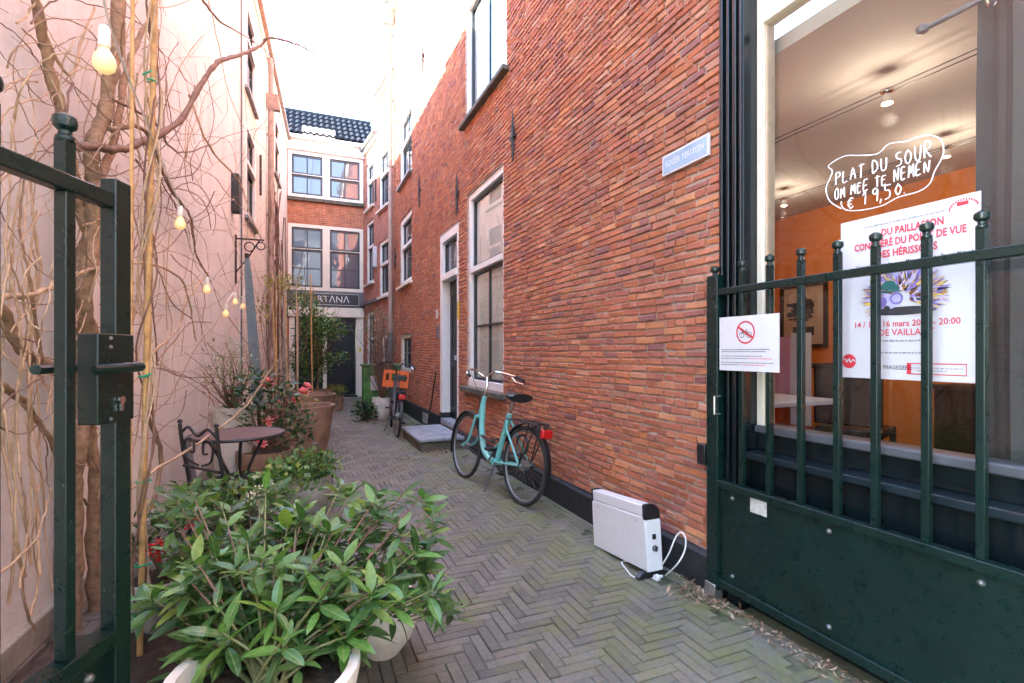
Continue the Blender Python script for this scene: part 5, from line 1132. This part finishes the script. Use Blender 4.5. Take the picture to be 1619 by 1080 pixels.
# tall cream pot with small-leaved shrub
p3 = Vector((-2.63, 5.35, 0)); pot('plant_pot', tuple(p3), [(.001, 0), (.12, 0), (.16, .35), (.19, .74), (.2, .76), (.2, .79), (.175, .79), (.16, .7), (.1, .5), (.001, .5)], 'potcream', 'tall cream tapered pot standing against the pink wall', .74, .165)
g3 = thing('olive_shrub', (p3.x, p3.y, .74), 'sparse pale leaved shrub in the tall cream pot', 'shrub'); random.seed(31)
twigs(g3, (p3.x, p3.y, .74), [(p3.x + random.gauss(0, .17), p3.y + random.gauss(0, .17), random.uniform(.95, 1.4)) for _ in range(46)], .006, 'darktwig', wig=.1)
foliage('leaves', g3, [((p3.x, p3.y, 1.06), (.29, .29, .25)), ((p3.x - .05, p3.y, 1.25), (.2, .2, .2))], 620, .035, .014, 'paleleaf', 8, .6)
# camellia with pink flowers
p4 = Vector((-2.35, 5.15, 0)); pot('plant_pot', tuple(p4), shell_prof(.17, .23, .25, .24, .40, .02), 'terracotta', 'brown pot of the pink camellia behind the table', .36, .21)
g4 = thing('camellia', (p4.x, p4.y, .36), 'dark leaved camellia with pink flowers behind the bistro table', 'shrub'); random.seed(41)
twigs(g4, (p4.x, p4.y, .36), [(p4.x + random.uniform(-.35, .4), p4.y + random.uniform(-.35, .3), random.uniform(.5, 1.15)) for _ in range(26)], .007, 'darktwig')
foliage('leaves', g4, [((p4.x, p4.y, .82), (.33, .34, .3)), ((p4.x + .25, p4.y - .1, .62), (.25, .3, .25)), ((p4.x - .05, p4.y, 1.05), (.16, .16, .14))], 640, .07, .034, 'darkleaf', 9, .3)
def flower(px_, py_, dd, r):
    c = at_depth(px_, py_, dd); q = MB(); ax = (Vector((CAMX, 0, CAMH)) - c).normalized() * .6 + Vector((random.uniform(-.4, .4), random.uniform(-.4, .4), .4)); ax.normalize(); e1 = ax.orthogonal().normalized(); e2 = ax.cross(e1)
    for ringi, (rr, el, nn) in enumerate(((1, .25, 7), (.75, .7, 6), (.45, 1.1, 5))):
        for k in range(nn):
            a = 2 * math.pi * k / nn + ringi * .4; d = (e1 * math.cos(a) + e2 * math.sin(a)) * math.cos(el) + ax * math.sin(el); vs, fs = leaf_geo(r * rr, r * .85 * rr, .35, -.15, 3); mt = aim(c, d, random.uniform(-.2, .2)); q.add([mt @ Vector(v) for v in vs], fs, random.random())
    obj('flower', q, 'petal', g4, smooth=80)
for f_ in ((422, 606, 4.75, .085), (462, 629, 4.9, .075), (480, 622, 5.0, .08), (486, 612, 4.95, .06), (423, 668, 4.5, .065), (412, 703, 4.42, .07), (376, 665, 4.7, .05), (433, 660, 4.8, .04), (400, 690, 4.9, .04), (440, 637, 4.9, .04)): flower(*f_)
# two big weathered pots
def bowl_pot(c, r, h, label, mat='terracotta'):
    return pot('stone_planter', c, [(.001, 0), (r * .72, 0), (r * .86, h * .3), (r * .95, h * .8), (r, h * .93), (r * 1.03, h), (r * .95, h), (r * .9, h * .85), (r * .7, h * .4), (.001, h * .4)], mat, label, h * .86, r * .9, .01, 'big weathered planters')
bowl_pot((-2.06, 6.75, 0), .40, .64, 'big weathered brown planter nearest the table'); bowl_pot((-1.92, 8.45, 0), .38, .64, 'big weathered brown planter further along the alley')
random.seed(51)
g5 = thing('climbing_plant', (-2.3, 6.9, .5), 'bare climber on bamboo canes in the nearer weathered planter', 'plant')
for k in range(7):
    a = random.uniform(0, 6.28); b0 = Vector((-2.2 + .12 * math.cos(a), 6.85 + .12 * math.sin(a), .5)); q = MB(); q.tube([b0, b0 + Vector((random.uniform(-.12, .02), random.uniform(-.1, .1), random.uniform(1.2, 2.0)))], [.009, .007], 6); obj('cane', q, 'bamboo' if k % 2 else 'twig', g5)
for k in range(8):
    b0 = Vector((-2.25, 6.85, .55)); pts = [b0]
    for j in range(9): pts.append(pts[-1] + Vector((random.uniform(-.09, .08), random.uniform(-.09, .12), random.uniform(.12, .28))))
    q = MB(); q.tube(smooth_path(pts, 4), .004, 5); obj('stem', q, 'darktwig', g5)
foliage('leaves', g5, [((-2.35, 7.1, 2.15), (.22, .25, .16)), ((-2.5, 7.4, 1.8), (.15, .2, .3)), ((-2.1, 6.8, .72), (.25, .2, .1))], 210, .06, .03, 'yellowleaf', 12)
# tall evergreen by the far door
p6 = Vector((-1.72, 11.7, 0)); pot('plant_pot', tuple(p6), shell_prof(.22, .3, .3, .32, .48, .025), 'terracotta', 'brown pot of the tall evergreen near the black door', .43, .28)
g6 = thing('evergreen_tree', (p6.x, p6.y, .43), 'tall bushy evergreen in a pot before the far house', 'tree'); random.seed(61)
q = MB(); q.tube(smooth_path([(p6.x, p6.y, .43), (p6.x + .05, p6.y, 1.0), (p6.x - .05, p6.y, 1.7), (p6.x, p6.y, 2.3)], 4), [.03] * 5 + [.02] * 5 + [.01] * 3, 7); obj('trunk', q, 'bark', g6)
twigs(g6, (p6.x, p6.y, .9), [(p6.x + random.uniform(-.55, .55), p6.y + random.uniform(-.5, .5), random.uniform(.9, 2.5)) for _ in range(40)], .009, 'darktwig', 'limb')
foliage('crown', g6, [((p6.x - .15, p6.y, 1.05), (.48, .45, .5)), ((p6.x, p6.y, 1.8), (.5, .45, .5)), ((p6.x + .3, p6.y - .1, 1.75), (.4, .3, .25)), ((p6.x - .3, p6.y, 2.25), (.35, .35, .3)), ((p6.x + .35, p6.y - .1, 1.15), (.3, .3, .2))], 2300, .1, .04, 'leaf', 13, .5)
q = MB(); q.tube([(p6.x - .1, p6.y - .5, .3), (p6.x - .14, p6.y - .48, 2.9)], .014, 6); obj('cane', q, 'bamboo', g6)
p7 = Vector((-1.32, 11.95, 0)); pot('plant_pot', tuple(p7), shell_prof(.13, .17, .2, .18, .3, .02), 'terracotta', 'small brown pot at the far door beside the evergreen', .27, .15)
g7 = thing('grass_tuft', (p7.x, p7.y, .27), 'small olive green tuft in the pot by the far door', 'plant'); foliage('leaves', g7, [((p7.x, p7.y, .4), (.24, .24, .16))], 420, .09, .012, 'yellowleaf', 14, 1.2)
# far right: sparse grey shrub, white pot and ivy
p8 = Vector((-.60, 9.95, 0)); pot('plant_pot', tuple(p8), shell_prof(.13, .2, .2, .19, .42, .02), 'potcream', 'pale pot below the sparse shrub beside the dark bicycle', .38, .165)
g8 = thing('bare_shrub', (p8.x, p8.y, .38), 'sparse grey twiggy shrub in front of the green cabinet', 'shrub'); random.seed(71)
twigs(g8, (p8.x, p8.y, .38), [(p8.x + random.gauss(-.02, .28), p8.y + random.gauss(.1, .25), random.uniform(1.2, 2.35)) for _ in range(60)], .009, 'darktwig', 'limb', wig=.2)
foliage('leaves', g8, [((p8.x - .05, p8.y + .1, 1.7), (.42, .35, .6))], 420, .05, .02, 'paleleaf', 16)
g9 = thing('ivy', (-.95, 9.9, 0), 'dark green ivy clump on the ground by the pale pot', 'plant'); foliage('leaves', g9, [((-.93, 9.85, .2), (.26, .3, .2)), ((-.4, 10.0, .35), (.2, .25, .28))], 700, .07, .05, 'darkleaf', 17); twigs(g9, (-.93, 9.85, .0), [(-.93 + random.uniform(-.2, .2), 9.85 + random.uniform(-.2, .2), random.uniform(.1, .35)) for _ in range(12)], .005, 'darktwig')
# pale twig leaning from the planter over the paving
bsap = thing('bare_sapling', (-1.62, 7.15, 0), 'pale leafless forked sapling beside the weathered planters', 'sapling')
for pts_, r_ in (([(500, 707), (503, 690), (508, 672), (505, 660), (494, 650), (488, 643)], .012), ([(508, 672), (513, 657), (520, 650), (528, 645)], .008), ([(505, 660), (511, 652), (509, 643)], .006)):
    q = MB(); q.tube(smooth_path([on_y(x_, y_, 7.15) if i_ or r_ < .01 else on_ground(x_, y_) * 0 + Vector((on_y(x_, y_, 7.15).x, 7.15, .0)) for i_, (x_, y_) in enumerate(pts_)], 4), r_, 6); obj('stem', q, 'twig', bsap)
# soil bed and dead leaves
random.seed(81)
def litter(label, spots, cat='leaves'):
    mb = MB()
    for (x, y, sx, sy, n, sz) in spots:
        for _ in range(n):
            p_ = Vector((random.gauss(x, sx), random.gauss(y, sy), .012 + bowl(x, y) + random.uniform(0, .012)))
            if p_.x > -.035: p_.x = -.035 - random.uniform(0, .06)
            m = Matrix.Translation(p_) @ Matrix.Rotation(random.uniform(0, 6.28), 4, 'Z') @ Matrix.Rotation(random.uniform(-.5, .5), 4, 'Y'); vs, fs = leaf_geo(sz * random.uniform(.5, 1.2), sz * .45 * random.uniform(.4, 1.2), random.uniform(-.5, .6), random.uniform(-.4, .4), 2); mb.add([m @ Vector(v) for v in vs], fs, random.random())
    return obj('leaf_litter', mb, 'litter', label=label, cat=cat, kind='stuff', smooth=80, base=(spots[0][0], spots[0][1], 0))
litter('dead leaves gathered at the foot of the right gate', [(-.07, 2.0, .04, .14, 150, .035), (-.08, 1.55, .04, .25, 160, .03), (-.12, 2.12, .06, .05, 60, .04), (-.07, 1.0, .03, .3, 110, .03)])
litter('dry leaves beside the doorstep', [(-.35, 6.33, .14, .07, 90, .045)]); litter('dry leaves round the pale pot by the cabinet', [(-.75, 9.55, .22, .12, 110, .06)])
litter('scattered petals and bits of leaf on the alley paving', [(-1.1, 4.5, .5, 1.6, 70, .016), (-.8, 2.6, .5, .6, 50, .014)]); litter('leaf mulch under the vine at the left gate', [(-2.72, 2.15, .14, .25, 520, .045), (-2.6, 1.75, .15, .2, 300, .05)])
q = MB(); vs = []; NX, NY = 10, 22
for j in range(NY + 1):
    for i in range(NX + 1):
        u, v = i / NX, j / NY; y = 1.4 + 1.5 * v; x = LX(y) + .04 + .78 * u; edge = min(u, 1 - u, v, 1 - v); vs.append((x, y, .006 + .11 * min(1, edge * 5) * (.7 + .5 * random.random()) if edge > 0 else .0))
q.add(vs, [(j * (NX + 1) + i, j * (NX + 1) + i + 1, (j + 1) * (NX + 1) + i + 1, (j + 1) * (NX + 1) + i) for j in range(NY) for i in range(NX)])
obj('soil_bed', q, 'soil', kind='structure')

# ================================================================ VINE, CANES AND STRING LIGHTS
random.seed(101)
VN = thing('climbing_vine', tuple(on_left(130, 985, .08)), 'bare twisted climbing vine spreading over the pink wall', 'vine')
def vine(pts, r0, r1, mat='bark', wob=.005, k=6, n=8, name='stem'):
    P_ = [on_left(p_[0], p_[1], p_[2] if len(p_) > 2 else .06) for p_ in pts]; path = smooth_path(P_, k)
    path = [p_ + Vector((random.uniform(-wob, wob), random.uniform(-wob, wob), random.uniform(-wob, wob))) for p_ in path]
    L_ = len(path); q = MB(); kk = .9 if r0 > .012 else .78; r0 *= kk; r1 *= kk; q.tube(path, [r0 + (r1 - r0) * i / (L_ - 1) * 1.0 + random.uniform(-.14, .14) * r0 for i in range(L_)], n); return obj(name, q, mat, VN, smooth=70)
vine([(112, 1010, .1), (118, 880, .1), (118, 780, .1), (125, 700, .12), (140, 640, .12), (128, 560, .1), (135, 500, .1), (122, 440, .12), (140, 380, .12), (128, 330, .1)], .042, .034, name='trunk')
vine([(150, 990, .12), (146, 850, .1), (150, 740, .12), (128, 640, .1), (95, 590, .08), (40, 560, .06), (5, 500, .05), (-30, 430, .05)], .034, .024, name='trunk')
vine([(140, 640, .14), (148, 560, .15), (132, 470, .16), (148, 380, .16), (150, 300, .16), (145, 240, .16), (165, 180, .16), (175, 120, .17), (185, 60, .18), (188, -40, .18)], .04, .036, name='trunk')
vine([(128, 330, .1), (112, 260, .1), (95, 170, .1), (75, 90, .08), (55, 0, .08), (50, -60, .08)], .028, .018)
vine([(150, 300, .18), (175, 240, .14), (195, 140, .12), (215, 70, .1), (240, 20, .1), (245, -50, .1)], .026, .014)
vine([(115, 232, .2), (150, 232, .24), (190, 236, .3), (235, 220, .34), (285, 190, .4), (320, 130, .45), (345, 98, .5), (385, 85, .55), (412, 72, .62), (425, 60, .68), (455, 66, .8), (482, 76, .9), (500, 88, .95), (519, 96, 1.0)], .021, .011, 'darktwig')
vine([(482, 76, .9), (490, 70, .92)], .007, .003, 'darktwig'); vine([(519, 96, 1.0), (517, 136, 1.0)], .005, .004, 'darktwig')
vine([(320, 0, .3), (350, 35, .35), (400, 65, .42), (430, 90, .5), (452, 122, .55)], .011, .006, 'darktwig')
vine([(175, 205, .2), (230, 208, .25), (270, 300, .25), (300, 340, .22), (310, 400, .2), (330, 440, .2)], .014, .007)
vine([(180, 160, .2), (240, 190, .25), (280, 240, .25), (330, 230, .2), (360, 215, .2), (400, 205, .25), (440, 198, .3)], .009, .003, 'darktwig')
vine([(330, 0, .15), (345, 70, .15), (360, 140, .15), (385, 200, .2), (420, 240, .25), (450, 300, .3)], .006, .003, 'twig')
vine([(300, 150, .2), (330, 230, .3), (380, 290, .4), (400, 350, .5), (430, 400, .6), (475, 425, .75)], .012, .004, 'twig')
vine([(0, 470, .15), (60, 462, .18), (110, 440, .2), (150, 425, .2), (230, 415, .25), (285, 440, .25), (300, 480, .22), (310, 540, .2)], .013, .006, 'twig')
vine([(200, 620, .25), (240, 560, .25), (280, 520, .25), (300, 470, .2), (330, 430, .2)], .011, .006, 'twig')
vine([(200, 780, .3), (250, 740, .35), (330, 690, .5), (390, 640, .7), (430, 580, .85), (440, 570, .9)], .011, .006, 'twig')
vine([(330, 690, .5), (370, 760, .55), (378, 790, .5)], .008, .004, 'twig'); vine([(60, 30, .08), (110, 120, .1), (130, 60, .1), (150, 10, .1)], .01, .006, 'twig')
vine([(230, 650, .3), (255, 720, .3), (240, 800, .3), (215, 830, .3)], .016, .01, 'bark'); vine([(0, 610, .1), (40, 640, .1), (80, 700, .12), (110, 760, .1), (140, 800, .1)], .015, .008); vine([(0, 905, .2), (50, 860, .22), (75, 800, .2), (80, 770, .2)], .006, .003, 'twig')
for k in range(150):
    r_ = random.random()
    x = random.gauss(120, 75) if r_ < .42 else random.gauss(240, 45) if r_ < .7 else random.gauss(325, 40); y = random.uniform(-30, 760) if r_ < .7 else random.uniform(250, 620)
    a = random.uniform(0, 6.28); turn = random.uniform(-.5, .5); pts = []; d = random.uniform(.04, .3); st_ = random.uniform(25, 55); m_ = random.randint(5, 12)
    for j in range(m_):
        pts.append((x, y, max(.02, d))); x += math.cos(a) * st_ * .75; y += math.sin(a) * st_; a += turn + random.uniform(-.45, .45); d += random.uniform(-.05, .05)
        if x > 430 or x < -60: a += 2.2; x = min(max(x, -60), 430)
        if y > 800: break
    if len(pts) > 3: r0 = random.choice((.003, .0035, .0045, .006)); vine(pts, r0, r0 * .45, random.choice(('twig', 'twig', 'darktwig', 'bark')), .003, 5, 5)
for k in range(26):                                     # long upright shoots near the gate
    x = random.choice((20, 45, 60, 85, 105, 175, 200, 230, 250)) + random.uniform(-15, 15); y = random.uniform(500, 1000); pts = []; d = random.uniform(.04, .2); n_ = random.randint(4, 8)
    for j in range(n_): pts.append((x, y, d)); x += random.uniform(-18, 18); y -= random.uniform(55, 110); d = max(.03, d + random.uniform(-.04, .04))
    r0 = random.uniform(.004, .009); vine(pts, r0, r0 * .6, random.choice(('twig', 'bark', 'twig')), .003, 5, 5)
# bamboo canes beside the gate
for i, (x, y, dx, dy, lab) in enumerate(((-2.64, 2.42, .05, .06, 'thick yellow bamboo cane upright beside the left gate'), (-2.66, 2.36, .01, .03, 'thinner bamboo cane tied beside the thick one'))):
    t = thing('bamboo_cane', (x, y, 0), lab, 'cane', 'bamboo canes beside the gate'); r = .011 if i == 0 else .007; pts = [Vector((x + dx * k / 12, y + dy * k / 12, 3.3 * k / 12)) for k in range(13)]
    path = []; rad = []
    for k in range(12):
        for u, f_ in ((0, 1.18), (.03, 1), (.97, 1)): path.append(pts[k].lerp(pts[k + 1], u)); rad.append(r * f_)
    q = MB(); q.tube(path, rad, 9); obj('cane', q, 'bamboo', t)
    if i == 0:
        for z in (.25, .45, .78, 1.2, 2.4): q = MB(); q.ring((x + dx * z / 3.3 - .008, y + dy * z / 3.3, z), .017, .004, 'z', 14, 6); q.tube([(x + .012, y, z), (x + .045, y - .02, z + .012)], .004, 5); obj('plant_tie', q, 'tie', t)
for k in range(5):
    ph = random.uniform(0, 6.28); q = MB(); q.tube([(-2.63 + .03 * z / 3.3 + (.024 + .012 * math.sin(z * 3 + k)) * math.cos(z * (5 + k) + ph), 2.42 + .05 * z / 3.3 + .03 * math.sin(z * (5 + k) + ph), z) for z in [i * .06 for i in range(4, 52)]], .0038, 5); obj('twining_stem', q, random.choice(('darktwig', 'twig')), VN)
# string lights
SLt = thing('string_lights', tuple(at_depth(165, 20, 1.32)), 'string of warm lit bulbs hanging along the vine', 'string lights')
bl = [at_depth(165, 70, 1.32), at_depth(285, 340, 2.6), at_depth(327, 448, 3.7), at_depth(357, 488, 4.6), at_depth(372, 470, 5.2), at_depth(384, 478, 5.6), at_depth(393, 447, 6.0), at_depth(395, 505, 6.6), at_depth(398, 535, 7.0)]
cab = [at_depth(175, -80, 1.15), at_depth(168, 20, 1.3) + Vector((0, 0, .0)), at_depth(230, 190, 1.9), at_depth(262, 270, 2.3), bl[1] + Vector((0, 0, .04)), at_depth(310, 420, 3.2), bl[2] + Vector((0, 0, .05)), at_depth(345, 465, 4.2), bl[3] + Vector((0, 0, .06)), bl[4] + Vector((0, 0, .06)), bl[5] + Vector((0, 0, .06)), bl[6] + Vector((0, 0, .06)), bl[7] + Vector((0, 0, .06)), bl[8] + Vector((0, 0, .06))]
q = MB(); q.tube(smooth_path(cab, 8), .0035, 6); obj('cable', q, 'bulbcap', SLt)
for i, p_ in enumerate(bl):
    top = p_ + Vector((0, 0, .04 if i else .078)); hgt = 1.0
    q = MB(); q.lathe([(.001, .035), (.012, .033), (.0165, .02), (.0175, -.03), (.015, -.034), (.001, -.034)], (0, 0, 0), 14, Matrix.Translation(p_ + Vector((0, 0, .02))) @ Matrix.Scale(.82, 4)); hd = obj('bulb_holder', q, 'bulbcap', SLt)
    q = MB(); q.lathe([(.012, -.012), (.017, -.022), (.029, -.045), (.0315, -.06), (.028, -.078), (.016, -.09), (.001, -.0935)], (0, 0, 0), 18, Matrix.Translation(p_) @ Matrix.Scale(.82, 4)); obj('bulb', q, 'bulb', hd, smooth=80)
# leaning folded canvas and warm lamp further along the left wall
lt, lb = on_left(394, 445, .35), on_left(412, 600, .45)
pr = thing('folded_parasol', (lb.x, lb.y, 0), 'folded grey blue parasol leaning against the far left wall', 'parasol')
b_ = Vector((lb.x + .02, lb.y, .02)); tp_ = Vector((lt.x, lt.y - .3, 2.35)); q = MB(); q.tube([b_, tp_], .022, 8); obj('pole', q, 'darkwood', pr)
q = MB(); ax_ = tp_ - b_; prof = [(.025, .98), (.04, .9), (.055, .6), (.062, .35), (.055, .3), (.02, .3)]; n = 16; vs = []; e1 = ax_.orthogonal().normalized(); e2 = ax_.normalized().cross(e1)
for (r, tt) in prof:
    for k in range(n): a = 2 * math.pi * k / n; rr = r * (1 + .22 * math.cos(8 * a / 2)); vs.append(b_ + ax_ * tt + (e1 * math.cos(a) + e2 * math.sin(a)) * rr)
q.add(vs, [(i * n + k, i * n + (k + 1) % n, (i + 1) * n + (k + 1) % n, (i + 1) * n + k) for i in range(len(prof) - 1) for k in range(n)]); obj('canopy', q, 'slateblue', pr)
# far climber on the left wall
fv = thing('wall_climber', tuple(PL(11.4, 0, .1)), 'bare climber stems on the cream far left wall', 'vine'); random.seed(121)
for k in range(16):
    s_ = 11.2 + random.uniform(-.5, 1.6); z = .1; n_ = .08; pts = []
    for j in range(9): pts.append(PL(s_, z, max(.05, n_))); s_ += random.uniform(-.22, .22); z += random.uniform(.35, .75); n_ += random.uniform(-.05, .06)
    q = MB(); q.tube(smooth_path(pts, 3), random.uniform(.006, .014), 5); obj('stem', q, 'darktwig', fv)
foliage('leaves', fv, [(tuple(PL(11.8, 2.75, .35)), (.35, .5, .22)), (tuple(PL(12.3, 2.5, .6)), (.5, .4, .2))], 420, .08, .035, 'yellowleaf', 19)
